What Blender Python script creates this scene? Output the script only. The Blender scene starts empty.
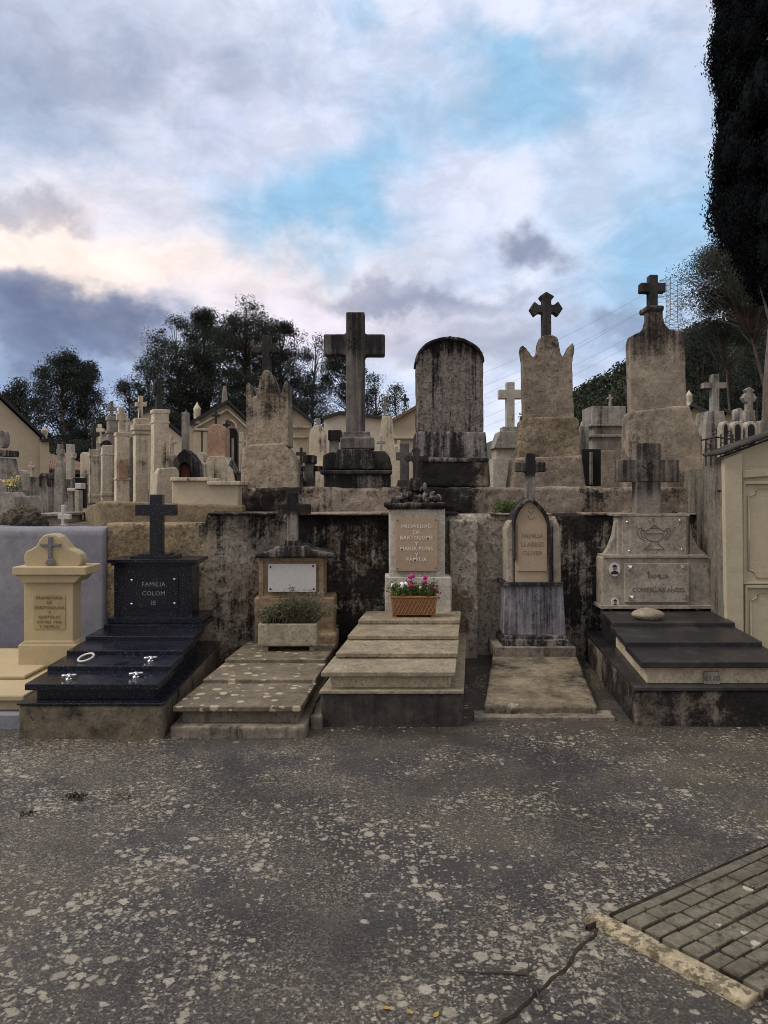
import bpy, bmesh, math, random
import numpy as np
from mathutils import Vector, Matrix, noise
random.seed(7); RNG = np.random.default_rng(11)
S = bpy.context.scene; COL = S.collection
F = 770.0; CX = 384.0; HY = 490.0; EYE = 1.6
def PX(px, d): return (px-CX)*d/F
def PZ(py, d): return EYE-(py-HY)*d/F
def P(px, py, d): return Vector((PX(px, d), d, PZ(py, d)))

# ------------------------------------------------------------------ materials
class NT:
    def __init__(s, nt): s.nt = nt; s.N = nt.nodes; s.L = nt.links
    def n(s, t, **k):
        o = s.N.new(t)
        for a, v in k.items(): setattr(o, a, v)
        return o
    def set(s, sock, v):
        if isinstance(v, bpy.types.NodeSocket): s.L.new(v, sock)
        elif v is not None: sock.default_value = v
    def math(s, op, a, b=None, c=None, clamp=False):
        o = s.n('ShaderNodeMath', operation=op, use_clamp=clamp)
        s.set(o.inputs[0], a)
        if b is not None: s.set(o.inputs[1], b)
        if c is not None: s.set(o.inputs[2], c)
        return o.outputs[0]
    def vmath(s, op, a, b=None, out=0):
        o = s.n('ShaderNodeVectorMath', operation=op)
        s.set(o.inputs[0], a)
        if b is not None: s.set(o.inputs[1], b)
        return o.outputs[out]
    def noise(s, vec, scale, detail=5, rough=.6, dist=0, col=False):
        o = s.n('ShaderNodeTexNoise'); s.set(o.inputs['Vector'], vec)
        o.inputs['Scale'].default_value = scale; o.inputs['Detail'].default_value = detail
        o.inputs['Roughness'].default_value = rough; o.inputs['Distortion'].default_value = dist
        return o.outputs['Color' if col else 'Fac']
    def ramp(s, f, a, b, lo=0, hi=1, smooth=True):
        o = s.n('ShaderNodeMapRange', interpolation_type='SMOOTHSTEP' if smooth else 'LINEAR')
        s.set(o.inputs[0], f); s.set(o.inputs[1], a); s.set(o.inputs[2], b); s.set(o.inputs[3], lo); s.set(o.inputs[4], hi)
        return o.outputs[0]
    def mix(s, f, a, b, mode='MIX'):
        o = s.n('ShaderNodeMix', data_type='RGBA', blend_type=mode)
        s.set(o.inputs[0], f)
        for i, v in ((6, a), (7, b)):
            if not isinstance(v, bpy.types.NodeSocket): v = (*v[:3], 1)
            s.set(o.inputs[i], v)
        return o.outputs[2]
    def mapping(s, vec, scale=(1,1,1), loc=(0,0,0), rot=(0,0,0)):
        o = s.n('ShaderNodeMapping'); s.set(o.inputs[0], vec)
        o.inputs[1].default_value = loc; o.inputs[2].default_value = rot; o.inputs[3].default_value = scale
        return o.outputs[0]
    def cramp(s, f, stops, interp='LINEAR'):
        o = s.n('ShaderNodeValToRGB'); s.set(o.inputs[0], f); r = o.color_ramp; r.interpolation = interp
        while len(r.elements) < len(stops): r.elements.new(.5)
        for e, (p, c) in zip(r.elements, stops):
            e.position = p; e.color = (*c[:3], 1) if hasattr(c, '__len__') else (c, c, c, 1)
        return o.outputs[0]

def newmat(name):
    m = bpy.data.materials.new(name); m.use_nodes = True
    m.node_tree.nodes.clear(); t = NT(m.node_tree)
    out = t.n('ShaderNodeOutputMaterial'); b = t.n('ShaderNodeBsdfPrincipled')
    t.L.new(b.outputs[0], out.inputs[0])
    pos = t.n('ShaderNodeNewGeometry').outputs['Position']
    return m, t, b, pos

def plain(name, c, rough=.6, metal=0, var=.15, scale=30, bump=.1):
    m, t, b, pos = newmat(name)
    n = t.noise(pos, scale, 4)
    f = t.ramp(n, .3, .7, 1-var, 1+var, False)
    col = t.mix(1, c, t.n('ShaderNodeCombineColor').outputs[0], 'MULTIPLY')
    cc = t.N[-1]
    # multiply by grey variation
    comb = [x for x in t.N if x.bl_idname == 'ShaderNodeCombineColor'][0]
    for i in range(3): t.L.new(f, comb.inputs[i])
    t.L.new(col, b.inputs['Base Color']); b.inputs['Roughness'].default_value = rough; b.inputs['Metallic'].default_value = metal
    if bump:
        bp = t.n('ShaderNodeBump'); bp.inputs['Strength'].default_value = bump; bp.inputs['Distance'].default_value = .01
        t.L.new(n, bp.inputs['Height']); t.L.new(bp.outputs[0], b.inputs['Normal'])
    return m

def weather(name, base, alt, dark=(.006,.0055,.007), blotch=.5, streak=.5, thr=.62, soft=.12, top=None,
            peel=None, peel_thr=.6, lichen=0, rough=.88, bump=.5, seed=0, bsc=2.3, xramp=None, fine=.34, lich_col=(.42,.4,.33), pits=0, speck=.75):
    """aged render / stone: two base tones, soot and lichen blotches, rain streaks, peeled patches"""
    m, t, b, pos = newmat(name)
    p = t.mapping(pos, loc=(seed*3.7, seed*1.9, seed*2.3))
    n1 = t.noise(p, 1.7, 6, .6)
    n2 = t.noise(p, 45, 5, .65)
    n3 = t.noise(p, 9, 7, .62)
    col = t.mix(t.ramp(t.math('ADD', t.math('MULTIPLY', n1, .6), t.math('MULTIPLY', n3, .4)), .38, .62), base, alt)
    if peel:
        pn = t.noise(p, 1.4, 9, .62, .3)
        pf = t.ramp(pn, peel_thr, peel_thr+.025)
        col = t.mix(pf, col, peel)
    bl = t.noise(p, bsc, 11, .72, .2)
    st = t.math('ADD', t.math('MULTIPLY', t.noise(t.mapping(p, scale=(8, 8, .55)), 1, 7, .62), .55), t.math('MULTIPLY', t.noise(t.mapping(p, scale=(27, 27, 1.0)), 1, 7, .65), .45))
    v = t.math('ADD', t.math('MULTIPLY', bl, blotch), t.math('MULTIPLY', st, streak))
    v = t.math('DIVIDE', v, blotch+streak)
    if top:
        z = t.n('ShaderNodeSeparateXYZ'); t.L.new(pos, z.inputs[0])
        for (z0, z1, amt) in top:
            v = t.math('ADD', v, t.ramp(z.outputs[2], z0, z1, 0, amt))
    if xramp:
        z = t.n('ShaderNodeSeparateXYZ'); t.L.new(pos, z.inputs[0])
        x = t.ramp(z.outputs[0], xramp[0], xramp[1], 0, 1, False)
        v = t.math('ADD', v, t.math('SUBTRACT', t.cramp(x, xramp[2]), .5))
        if len(xramp) > 3: col = t.mix(t.cramp(x, xramp[3]), col, xramp[4])
    v = t.math('ADD', v, t.math('MULTIPLY', t.math('SUBTRACT', n2, .5), .22))
    df = t.ramp(v, thr-soft, thr+soft)
    mo = t.noise(t.mapping(p, loc=(7,7,7)), 6.5, 10, .76)
    col = t.mix(t.ramp(mo, .42, .60, 0, min(.5, speck*.66)), col, tuple(c*.5 for c in base))
    sp_ = t.noise(t.mapping(p, loc=(3,1,8), scale=(1,1,.8)), 20, 9, .8)
    col = t.mix(t.ramp(sp_, .56, .64, 0, speck), col, tuple(c*.22 for c in base))
    col = t.mix(t.ramp(t.noise(t.mapping(p, loc=(1,8,3)), 11, 8, .7), .60, .68, 0, speck*.5), col, tuple(min(.6, c*1.5) for c in base))
    dk2 = t.mix(t.ramp(mo, .45, .62), dark, tuple(c*2+.008 for c in dark))
    col = t.mix(t.math('MULTIPLY', df, .94), col, dk2)
    if lichen:
        vo = t.n('ShaderNodeTexVoronoi'); t.L.new(t.vmath('ADD', p, t.vmath('MULTIPLY', t.noise(p, 30, 3, .6, col=True), (.03,.03,.03))), vo.inputs['Vector'])
        vo.inputs['Scale'].default_value = 13
        sc = t.n('ShaderNodeSeparateColor'); t.L.new(vo.outputs['Color'], sc.inputs[0])
        r = t.ramp(sc.outputs[0], 1-lichen, 1, 0, .42, False)
        lf = t.math('LESS_THAN', vo.outputs['Distance'], r)
        col = t.mix(t.math('MULTIPLY', lf, .8), col, lich_col)
    g = t.ramp(n2, .25, .75, 1-fine, 1+fine, False)
    comb = t.n('ShaderNodeCombineColor')
    for i in range(3): t.L.new(g, comb.inputs[i])
    col = t.mix(1, col, comb.outputs[0], 'MULTIPLY')
    t.L.new(col, b.inputs['Base Color']); b.inputs['Roughness'].default_value = rough
    b.inputs['Specular IOR Level'].default_value = .15
    h = t.math('ADD', t.math('MULTIPLY', n3, 1.0), t.math('MULTIPLY', n2, .35))
    if peel: h = t.math('SUBTRACT', h, t.math('MULTIPLY', pf, .5))
    if pits: h = t.math('SUBTRACT', h, t.math('MULTIPLY', t.ramp(t.noise(p, 26, 6, .7), .5, .8), pits*1.6))
    bp = t.n('ShaderNodeBump'); bp.inputs['Strength'].default_value = bump; bp.inputs['Distance'].default_value = .02
    t.L.new(h, bp.inputs['Height']); t.L.new(bp.outputs[0], b.inputs['Normal'])
    return m

CREAM = (.40,.31,.20); TAN = (.27,.21,.15); BUFF=(.34,.27,.19); GREY=(.22,.20,.18); PALE=(.42,.38,.33); MAUVE=(.25,.225,.22)
M = {}
M['wall'] = weather('retaining wall render', (.36,.315,.27), (.54,.495,.43), blotch=.58, streak=.42, top=[(1.15,1.38,.06)], bsc=2.6, pits=.8, thr=.515, soft=.045, peel=(.17,.12,.08), peel_thr=.58, bump=.9, seed=1,
    xramp=(-2.6, 3.2, [(0,.43),(.12,.42),(.17,.50),(.22,.50),(.27,.47),(.30,.52),(.345,.55),(.44,.565),(.50,.56),(.54,.45),(.60,.43),(.66,.43),(.69,.44),(.71,.535),(.80,.55),(.93,.53),(1,.50)],
      [(0,.9),(.15,.8),(.19,.15),(1,.1)], (.30,.22,.12)))
M['upper'] = weather('terrace wall render', (.24,.195,.16), (.36,.30,.245), blotch=.7, streak=.3, thr=.56, soft=.05, peel=(.15,.10,.07), peel_thr=.56, bump=.9, seed=2,
    xramp=(-2.9, 3.4, [(0,.48),(.20,.56),(.30,.60),(.36,.50),(.46,.50),(.50,.62),(.56,.66),(.62,.56),(.66,.46),(.80,.50),(.88,.56),(1,.52)]))
M['greywall'] = weather('grey blue painted render', (.20,.20,.245), (.27,.27,.31), blotch=1, streak=.4, thr=.66, soft=.12, dark=(.09,.085,.095), peel=(.29,.27,.25), peel_thr=.66, bump=.25, seed=3, fine=.08, speck=.14)
M['brown'] = weather('brown terrace render', (.22,.17,.11), (.30,.24,.16), thr=.60, soft=.06, bump=.6, seed=4)
M['cream'] = weather('cream painted render', (.50,.405,.25), (.44,.36,.23), dark=(.12,.08,.04), thr=.74, soft=.08, bump=.15, seed=5, fine=.06, speck=.14)
M['creampanel'] = weather('cream inset panel', (.42,.33,.19), (.38,.30,.17), thr=.8, bump=.2, seed=5, fine=.12, speck=.14)
M['bggold'] = weather('chapel render', (.50,.42,.31), (.56,.48,.37), thr=.72, soft=.1, bump=.2, seed=6, fine=.1, speck=.14)
M['bgwhite'] = weather('pale chapel render', (.70,.63,.53), (.62,.56,.47), thr=.70, soft=.1, bump=.2, seed=7, fine=.1, speck=.14)
M['obelisk'] = weather('worn buff plaster', (.38,.31,.235), (.46,.385,.295), thr=.61, soft=.07, blotch=.5, streak=.5, top=[(PZ(450,8),PZ(372,8),.13),(PZ(500,8),PZ(520,8),.1)], bump=.8, seed=8, pits=.8, fine=.16)
M['bigcross'] = weather('soot streaked concrete', (.19,.17,.16), (.25,.225,.205), thr=.52, soft=.12, streak=.8, blotch=.3, top=[(PZ(362,8),PZ(340,8),.12)], bump=.5, seed=9)
M['black'] = weather('blackened stone', (.24,.215,.20), (.31,.28,.26), thr=.455, soft=.06, blotch=.35, streak=.65, bump=.7, seed=10)
M['arched'] = weather('grey streaked plaster', (.22,.19,.175), (.27,.235,.215), thr=.525, soft=.04, blotch=.25, streak=.9, top=[(PZ(362,8),PZ(345,8),.10)], bump=.9, seed=11, pits=1.0)
M['archblk'] = weather('sooty plinth plaster', (.24,.215,.21), (.30,.27,.26), thr=.50, soft=.05, blotch=.3, streak=.7, bump=.7, seed=12)
M['horned'] = weather('brown buff plaster', (.26,.21,.165), (.37,.31,.245), thr=.60, soft=.07, blotch=.6, streak=.4, top=[(PZ(385,8),PZ(340,8),.12)], bump=.8, seed=13, pits=.6, fine=.18)
M['masonry'] = weather('exposed sandstone rubble', (.22,.17,.12), (.34,.275,.20), thr=.60, soft=.06, blotch=.6, streak=.3, bump=.9, seed=14, pits=.7, fine=.3, bsc=4)
M['bottle'] = weather('brown plaster with flakes', (.26,.215,.17), (.37,.315,.25), thr=.61, soft=.09, blotch=.5, streak=.4, top=[(PZ(375,8),PZ(325,8),.15)], peel=(.18,.145,.115), peel_thr=.57, bump=.8, seed=15, fine=.2)
M['darkcross'] = weather('dark iron grey stone', (.06,.055,.055), (.09,.08,.08), thr=.5, bump=.5, seed=16)
M['cross5'] = weather('dark stained cross stone', (.24,.21,.18), (.30,.265,.225), thr=.575, soft=.10, blotch=.3, streak=.7, top=[(1.45,1.62,.09)], bump=.5, seed=61)
M['cross2'] = weather('black armed concrete cross', (.22,.19,.165), (.29,.255,.22), thr=.56, soft=.08, blotch=.3, streak=.7, top=[(PZ(520,6.9),PZ(508,6.9),.14)], bump=.5, seed=62)
M['cross4'] = weather('black armed stone cross', (.22,.20,.185), (.29,.265,.24), thr=.56, soft=.08, blotch=.3, streak=.7, top=[(PZ(482,7.1),PZ(470,7.1),.14)], bump=.5, seed=63)
M['greystone'] = weather('grey cemetery stone', (.29,.265,.24), (.38,.35,.31), thr=.55, soft=.08, blotch=.4, streak=.6, bump=.5, seed=17)
M['buff'] = weather('buff cemetery stone', (.56,.475,.36), (.66,.575,.45), thr=.57, speck=.35, soft=.06, bump=.4, seed=18)
M['buff2'] = weather('warm cemetery stone', (.50,.42,.32), (.60,.52,.41), thr=.56, soft=.06, blotch=.4, streak=.6, speck=.4, bump=.5, seed=19)
M['palestone'] = weather('pale cemetery stone', (.48,.44,.38), (.40,.36,.31), thr=.62, soft=.07, bump=.3, seed=20)
M['white'] = plain('white marble', (.55,.53,.52), .4, var=.06)
M['slab2'] = weather('lichened concrete slab', (.15,.125,.095), (.22,.185,.14), thr=.62, soft=.12, streak=.01, blotch=1, lichen=.9, bump=.5, seed=21, rough=.8, lich_col=(.44,.39,.28))
M['slab3'] = weather('terrazzo slab', (.27,.23,.165), (.34,.29,.21), thr=.70, soft=.1, streak=.01, blotch=1, bump=.3, seed=22, rough=.7, fine=.4)
M['slab4'] = weather('sandy worn slab', (.18,.147,.105), (.28,.235,.17), thr=.55, soft=.1, streak=.1, blotch=1, bump=.7, seed=23, peel=(.42,.38,.3), peel_thr=.64)
M['base1'] = weather('mossy concrete base', (.13,.11,.08), (.20,.165,.12), thr=.55, soft=.08, streak=.1, blotch=1, bump=.6, seed=24)
M['base3'] = weather('dark cement base', (.05,.044,.042), (.09,.078,.07), thr=.56, bump=.3, seed=25)
M['base5'] = weather('black wet concrete base', (.15,.125,.10), (.22,.19,.15), thr=.46, soft=.06, streak=.3, blotch=1, bump=.8, seed=26)
M['curb'] = weather('worn curb concrete', (.19,.16,.13), (.27,.235,.19), thr=.57, soft=.08, bump=.6, seed=27)
M['stele2'] = weather('stained brown headstone', (.27,.19,.12), (.33,.25,.17), thr=.60, soft=.07, bump=.7, seed=28)
M['stele3'] = weather('pale flaking headstone', (.56,.52,.46), (.48,.44,.38), thr=.61, soft=.03, blotch=.8, streak=.3, bump=.5, seed=29, speck=.3)
M['plaque3'] = weather('pink stone plaque', (.42,.31,.225), (.37,.28,.21), thr=.8, bump=.1, seed=30, fine=.1, speck=.14)
M['stele4'] = weather('gothic headstone', (.36,.31,.25), (.43,.38,.31), thr=.58, soft=.05, blotch=.3, streak=.8, bump=.5, seed=31)
M['plaque4'] = weather('sand stone plaque', (.43,.33,.235), (.38,.30,.215), thr=.8, bump=.15, seed=32, fine=.08, speck=.14)
M['box4'] = weather('blue grey marble box', (.40,.385,.42), (.27,.26,.30), thr=.505, soft=.1, blotch=.3, streak=.8, bump=.4, seed=33)
M['stele5'] = weather('grey beige headstone', (.33,.29,.24), (.40,.355,.30), thr=.62, soft=.07, blotch=.6, streak=.5, top=[(1.0,1.36,.05)], bump=.4, seed=34)
M['cream5'] = weather('cream tomb side', (.56,.48,.36), (.48,.40,.29), thr=.66, soft=.07, bump=.3, seed=35)
M['maus'] = weather('yellow cream mausoleum render', (.50,.43,.31), (.44,.38,.275), dark=(.1,.08,.05), thr=.76, soft=.1, bump=.2, seed=36, fine=.08, speck=.14)
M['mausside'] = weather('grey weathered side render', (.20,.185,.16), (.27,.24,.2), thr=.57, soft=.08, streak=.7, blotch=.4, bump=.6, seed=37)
M['lichenrock'] = weather('rough dark lichened rock', (.09,.078,.06), (.16,.135,.10), thr=.62, streak=.1, blotch=1, bump=1.2, seed=38, pits=1)
M['rock'] = weather('tan rock', (.30,.25,.19), (.38,.33,.26), thr=.7, bump=.8, seed=39)
M['roof'] = weather('weathered roof tile', (.17,.10,.07), (.26,.18,.13), thr=.6, bump=.6, seed=40)
M['rooftrim'] = plain('dark roof edge', (.03,.028,.03), .8)
M['pink'] = weather('faded pink render', (.42,.25,.18), (.40,.30,.22), thr=.66, bump=.4, seed=41)
M['redbrick'] = plain('red inset', (.20,.06,.04), .8, var=.3)
M['dark'] = plain('dark recess and eaves shade', (.01,.01,.012), .9)
M['iron'] = plain('rusty black iron', (.02,.018,.018), .6, .3)
M['steel'] = plain('polished steel', (.75,.75,.76), .2, 1, var=.05, bump=0)
M['galv'] = plain('galvanised steel', (.16,.17,.19), .6, .3)
M['ink'] = plain('engraved dark letters', (.07,.05,.035), .8)
M['inkfaint'] = plain('faded engraved letters', (.22,.165,.115), .8)
M['inkgrey'] = plain('grey engraved letters', (.12,.105,.09), .8)
M['whitepaint'] = plain('white letters', (.72,.68,.62), .7)
M['silver'] = plain('silver letters', (.35,.34,.33), .4, .5)
M['greycross'] = plain('dull grey metal', (.16,.155,.17), .6, .1)
M['terra'] = weather('terracotta plastic', (.34,.18,.085), (.28,.15,.07), thr=.75, bump=.2, seed=42, speck=.14)
M['terra_shade'] = plain('shaded terracotta in grooves', (.16,.07,.03), .8)  # darker copy of the terracotta; groove shade put into the colour
M['planter'] = weather('stone trough', (.40,.35,.27), (.32,.28,.21), thr=.6, soft=.08, bump=.5, seed=43)
M['soil'] = plain('soil', (.03,.022,.015), .95)
M['petal_p'] = plain('magenta petal', (.42,.04,.22), .6)
M['petal_r'] = plain('crimson petal', (.45,.02,.10), .6)
M['petal_w'] = plain('white petal', (.8,.76,.75), .6)
M['yellowlichen'] = plain('yellow lichen', (.30,.20,.05), .8)
M['petal_y'] = plain('yellow petal', (.6,.5,.22), .6)
M['bark'] = weather('pine bark', (.10,.08,.065), (.17,.14,.115), thr=.66, streak=.8, bump=1, seed=44)
M['barkpale'] = weather('pale cypress bark', (.13,.115,.10), (.20,.175,.15), thr=.56, streak=.9, bump=1, seed=45)
M['twig'] = plain('dead twig bark', (.035,.028,.02), .9)
M['hill'] = plain('wooded slope soil', (.035,.045,.025), .95)
M['earth'] = weather('cemetery earth', (.11,.09,.065), (.17,.14,.10), thr=.6, streak=.1, blotch=1, bump=1, seed=46)

def leafmat(name, a, b, trans=.15):
    m, t, bs, pos = newmat(name)
    n = t.noise(pos, 1.2, 4, .6); n2 = t.noise(pos, 25, 2)
    f = t.ramp(t.math('ADD', t.math('MULTIPLY', n, .6), t.math('MULTIPLY', n2, .4)), .35, .65)
    c = t.mix(f, a, b); t.L.new(c, bs.inputs['Base Color']); bs.inputs['Roughness'].default_value = .75
    bs.inputs['Specular IOR Level'].default_value = .2
    if trans:
        tr = t.n('ShaderNodeBsdfTranslucent'); t.L.new(c, tr.inputs[0])
        mx = t.n('ShaderNodeMixShader'); mx.inputs[0].default_value = trans
        t.L.new(bs.outputs[0], mx.inputs[1]); t.L.new(tr.outputs[0], mx.inputs[2])
        out = [x for x in t.N if x.bl_idname == 'ShaderNodeOutputMaterial'][0]
        t.L.new(mx.outputs[0], out.inputs[0])
    return m
M['pine'] = leafmat('pine needles', (.022,.029,.026), (.055,.064,.050), .3)
M['pine_backlit'] = leafmat('backlit pine needles', (.04,.048,.04), (.08,.088,.066), .3)  # paler copy of the pine needles; backlight put into the colour
M['cypress'] = leafmat('cypress sprays', (.006,.007,.009), (.013,.015,.017), 0)
for _n in M['cypress'].node_tree.nodes:
    if _n.bl_idname == 'ShaderNodeBsdfPrincipled': _n.inputs['Specular IOR Level'].default_value = .02; _n.inputs['Roughness'].default_value = 1
M['wood'] = leafmat('hill woodland foliage', (.020,.027,.018), (.045,.052,.032))
M['shrub'] = leafmat('grey green shrub', (.07,.08,.045), (.20,.19,.12))
M['green'] = leafmat('fresh green leaves', (.05,.09,.02), (.10,.16,.04))
M['dry'] = leafmat('dry stems', (.14,.11,.08), (.24,.20,.15))

def granite():
    m, t, b, pos = newmat('blue black speckled granite')
    v = t.n('ShaderNodeTexVoronoi'); t.L.new(pos, v.inputs['Vector']); v.inputs['Scale'].default_value = 170
    sc = t.n('ShaderNodeSeparateColor'); t.L.new(v.outputs['Color'], sc.inputs[0])
    c = t.cramp(sc.outputs[0], [(0,(.002,.0025,.006)),(.7,(.005,.006,.014)),(.9,(.014,.017,.034)),(.98,(.045,.05,.075)),(1,(.12,.125,.16))])
    t.L.new(c, b.inputs['Base Color'])
    r = t.ramp(t.noise(pos, 3, 5), .35, .7, .16, .36); t.L.new(r, b.inputs['Roughness'])
    b.inputs['Specular IOR Level'].default_value = .5
    return m
M['granite'] = granite()
def slab5():
    m, t, b, pos = newmat('dark dusty polished slab')
    n = t.noise(pos, 3, 7, .7); n2 = t.noise(pos, 60, 3)
    c = t.mix(t.ramp(n, .45, .75), (.012,.011,.014), (.05,.045,.043))
    c = t.mix(t.math('MULTIPLY', t.ramp(n2, .5, .75), .3), c, (.11,.10,.09))
    t.L.new(c, b.inputs['Base Color']); t.L.new(t.ramp(n, .3, .7, .28, .6), b.inputs['Roughness'])
    b.inputs['Specular IOR Level'].default_value = .5
    return m
M['slab5'] = slab5()

def asphalt(name='lichened asphalt', patch=False):
    m, t, b, pos = newmat(name)
    n1 = t.noise(pos, .8, 6, .62); n2 = t.noise(t.mapping(pos, loc=(9,4,0)), 2.1, 8, .7); nf = t.noise(pos, 95, 5, .8); ng = t.noise(pos, 38, 5, .7)
    col = t.mix(t.ramp(n1, .35, .65), (.037,.033,.032), (.090,.076,.058))
    # pale dust and worn aggregate, in patches and only on the high grains
    sx = t.n('ShaderNodeSeparateXYZ'); t.L.new(pos, sx.inputs[0])
    lf = t.math('MULTIPLY', t.ramp(sx.outputs[0], -2.4, .2, 1, 0), t.ramp(sx.outputs[1], 3.0, 3.9, 0, 1))
    dust = t.math('ADD', t.math('MULTIPLY', t.ramp(n2, .36, .60), .75), t.math('MULTIPLY', lf, .55))
    gm = t.ramp(t.math('ADD', nf, t.math('MULTIPLY', t.math('SUBTRACT', ng, .5), .9)), .5, .62)
    col = t.mix(t.math('MULTIPLY', dust, gm), col, (.27,.24,.19))
    col = t.mix(t.math('MULTIPLY', t.ramp(nf, .56, .68), .6), col, (.28,.245,.195))
    col = t.mix(t.math('MULTIPLY', t.ramp(nf, .50, .40), .85), col, (.014,.013,.014))
    # damp dark stain
    dk = t.ramp(t.noise(t.mapping(pos, loc=(2,7,0), scale=(1,.7,1)), 1.1, 9, .72), .50, .56)
    col = t.mix(t.math('MULTIPLY', dk, .5), col, (.022,.022,.028))
    # darker band along the foot of the tombs
    band = t.ramp(t.math('ADD', sx.outputs[1], t.math('MULTIPLY', n2, .6)), 5.0, 5.5, 0, .45)
    col = t.mix(band, col, (.035,.03,.025))
    # a little moss
    ms = t.math('MULTIPLY', t.ramp(t.noise(t.mapping(pos, loc=(5,5,5)), .9, 6, .6), .54, .68), t.ramp(ng, .42, .6))
    col = t.mix(t.math('MULTIPLY', ms, .5), col, (.10,.095,.035))
    warp = t.vmath('MULTIPLY', t.vmath('SUBTRACT', t.noise(pos, 22, 4, .65, col=True), (.5,.5,.5)), (.05,.05,0))
    cl = t.noise(t.mapping(pos, loc=(1.3,2.2,0)), 1.5, 4, .6)
    near = t.ramp(sx.outputs[1], 2.9, 4.9, .0, .06)
    for sc_, lo, seed, amt in ((15, .62, 0, .9), (23, .60, 3, .85), (38, .56, 6, .8), (62, .5, 9, .7)):
        vo = t.n('ShaderNodeTexVoronoi'); vo.voronoi_dimensions = '2D'
        t.L.new(t.vmath('ADD', t.mapping(pos, loc=(seed,seed*.7,0)), warp), vo.inputs['Vector'])
        vo.inputs['Scale'].default_value = sc_
        s = t.n('ShaderNodeSeparateColor'); t.L.new(vo.outputs['Color'], s.inputs[0])
        # cells lit up only where the cluster noise allows
        thr = t.ramp(t.math('SUBTRACT', t.math('ADD', t.math('MULTIPLY', cl, .6), t.math('MULTIPLY', t.noise(t.mapping(pos, loc=(seed,1,4)), 3.5, 4, .6), .4)), near), .36, .58, 1.02, lo)
        r = t.ramp(s.outputs[0], thr, t.math('ADD', thr, .35), .1, .44, False)
        lfm = t.ramp(t.math('SUBTRACT', r, vo.outputs['Distance']), -.02, .12)
        on = t.math('GREATER_THAN', s.outputs[0], thr)
        tone = t.mix(s.outputs[1], (.27,.24,.185), (.44,.405,.325))
        col = t.mix(t.math('MULTIPLY', t.math('MULTIPLY', lfm, on), t.math('MULTIPLY', t.ramp(nf, .3, .5, .3, 1), amt)), col, tone)
    t.L.new(col, b.inputs['Base Color'])
    t.L.new(t.ramp(n1, .35, .65, .25, .62), b.inputs['Roughness']); b.inputs['Specular IOR Level'].default_value = .5
    bp = t.n('ShaderNodeBump'); bp.inputs['Strength'].default_value = .9; bp.inputs['Distance'].default_value = .012
    t.L.new(t.math('ADD', t.math('MULTIPLY', nf, .5), ng), bp.inputs['Height']); t.L.new(bp.outputs[0], b.inputs['Normal'])
    return m
M['asphalt'] = asphalt()
M['sett'] = weather('grey green setts', (.125,.115,.085), (.19,.17,.13), thr=.63, streak=.1, blotch=1, lichen=.18, bump=.6, seed=50, bsc=5)
M['joint'] = weather('dark mossy joint', (.045,.038,.026), (.07,.06,.04), thr=.5, bump=1)
M['kerb'] = weather('pale sandy kerb', (.46,.39,.27), (.36,.30,.20), thr=.66, streak=.1, blotch=1, bump=1, seed=51, pits=1, bsc=7)

# ------------------------------------------------------------------ geometry
def geo():
    return bmesh.new()
def ext(bm, pts, y0, y1, sh=0):
    """polygon given as (x, z), extruded from y0 to y1"""
    a = [bm.verts.new((x, y0, z)) for x, z in pts]; b = [bm.verts.new((x+sh*(y1-y0), y1, z)) for x, z in pts]
    n = len(pts); bm.faces.new(a); bm.faces.new(b[::-1])
    for i in range(n): bm.faces.new((a[(i+1) % n], a[i], b[i], b[(i+1) % n]))
def pe(bm, pts, d, t):
    ext(bm, [(PX(x, d), PZ(y, d)) for x, y in pts], d, d+t)
def bx(bm, x0, x1, y0, y1, z0, z1, sh=0, yr=0):
    """box, x sheared by sh per metre of depth from yr"""
    v = [bm.verts.new((x+sh*(y-yr), y, z)) for z in (z0, z1) for x, y in ((x0,y0),(x1,y0),(x1,y1),(x0,y1))]
    for f in ((0,3,2,1),(4,5,6,7),(0,1,5,4),(1,2,6,5),(2,3,7,6),(3,0,4,7)): bm.faces.new([v[i] for i in f])
def pb(bm, x0, x1, y0, y1, d, t): pe(bm, [(x0,y0),(x1,y0),(x1,y1),(x0,y1)], d, t)
def lathe(bm, c, prof, n=16):
    """prof: list of (r, z) going up; c = (x, y)"""
    rings = []
    for r, z in prof:
        rings.append([bm.verts.new((c[0]+r*math.cos(2*math.pi*i/n), c[1]+r*math.sin(2*math.pi*i/n), z)) for i in range(n)])
    for a, b in zip(rings, rings[1:]):
        for i in range(n): bm.faces.new((a[i], a[(i+1) % n], b[(i+1) % n], b[i]))
    bm.faces.new(rings[0][::-1]); bm.faces.new(rings[-1])
def tube(bm, pts, rad, n=6):
    pts = [Vector(p) for p in pts]
    if not hasattr(rad, '__len__'): rad = [rad]*len(pts)
    rings = []
    for i, p in enumerate(pts):
        d = (pts[min(i+1, len(pts)-1)]-pts[max(i-1, 0)]).normalized()
        u = d.cross(Vector((0, 0, 1)) if abs(d.z) < .9 else Vector((1, 0, 0))).normalized(); w = d.cross(u)
        rings.append([bm.verts.new(p+rad[i]*(u*math.cos(2*math.pi*k/n)+w*math.sin(2*math.pi*k/n))) for k in range(n)])
    for a, b in zip(rings, rings[1:]):
        for i in range(n): bm.faces.new((a[i], a[(i+1) % n], b[(i+1) % n], b[i]))
    bm.faces.new(rings[0][::-1]); bm.faces.new(rings[-1])
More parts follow.
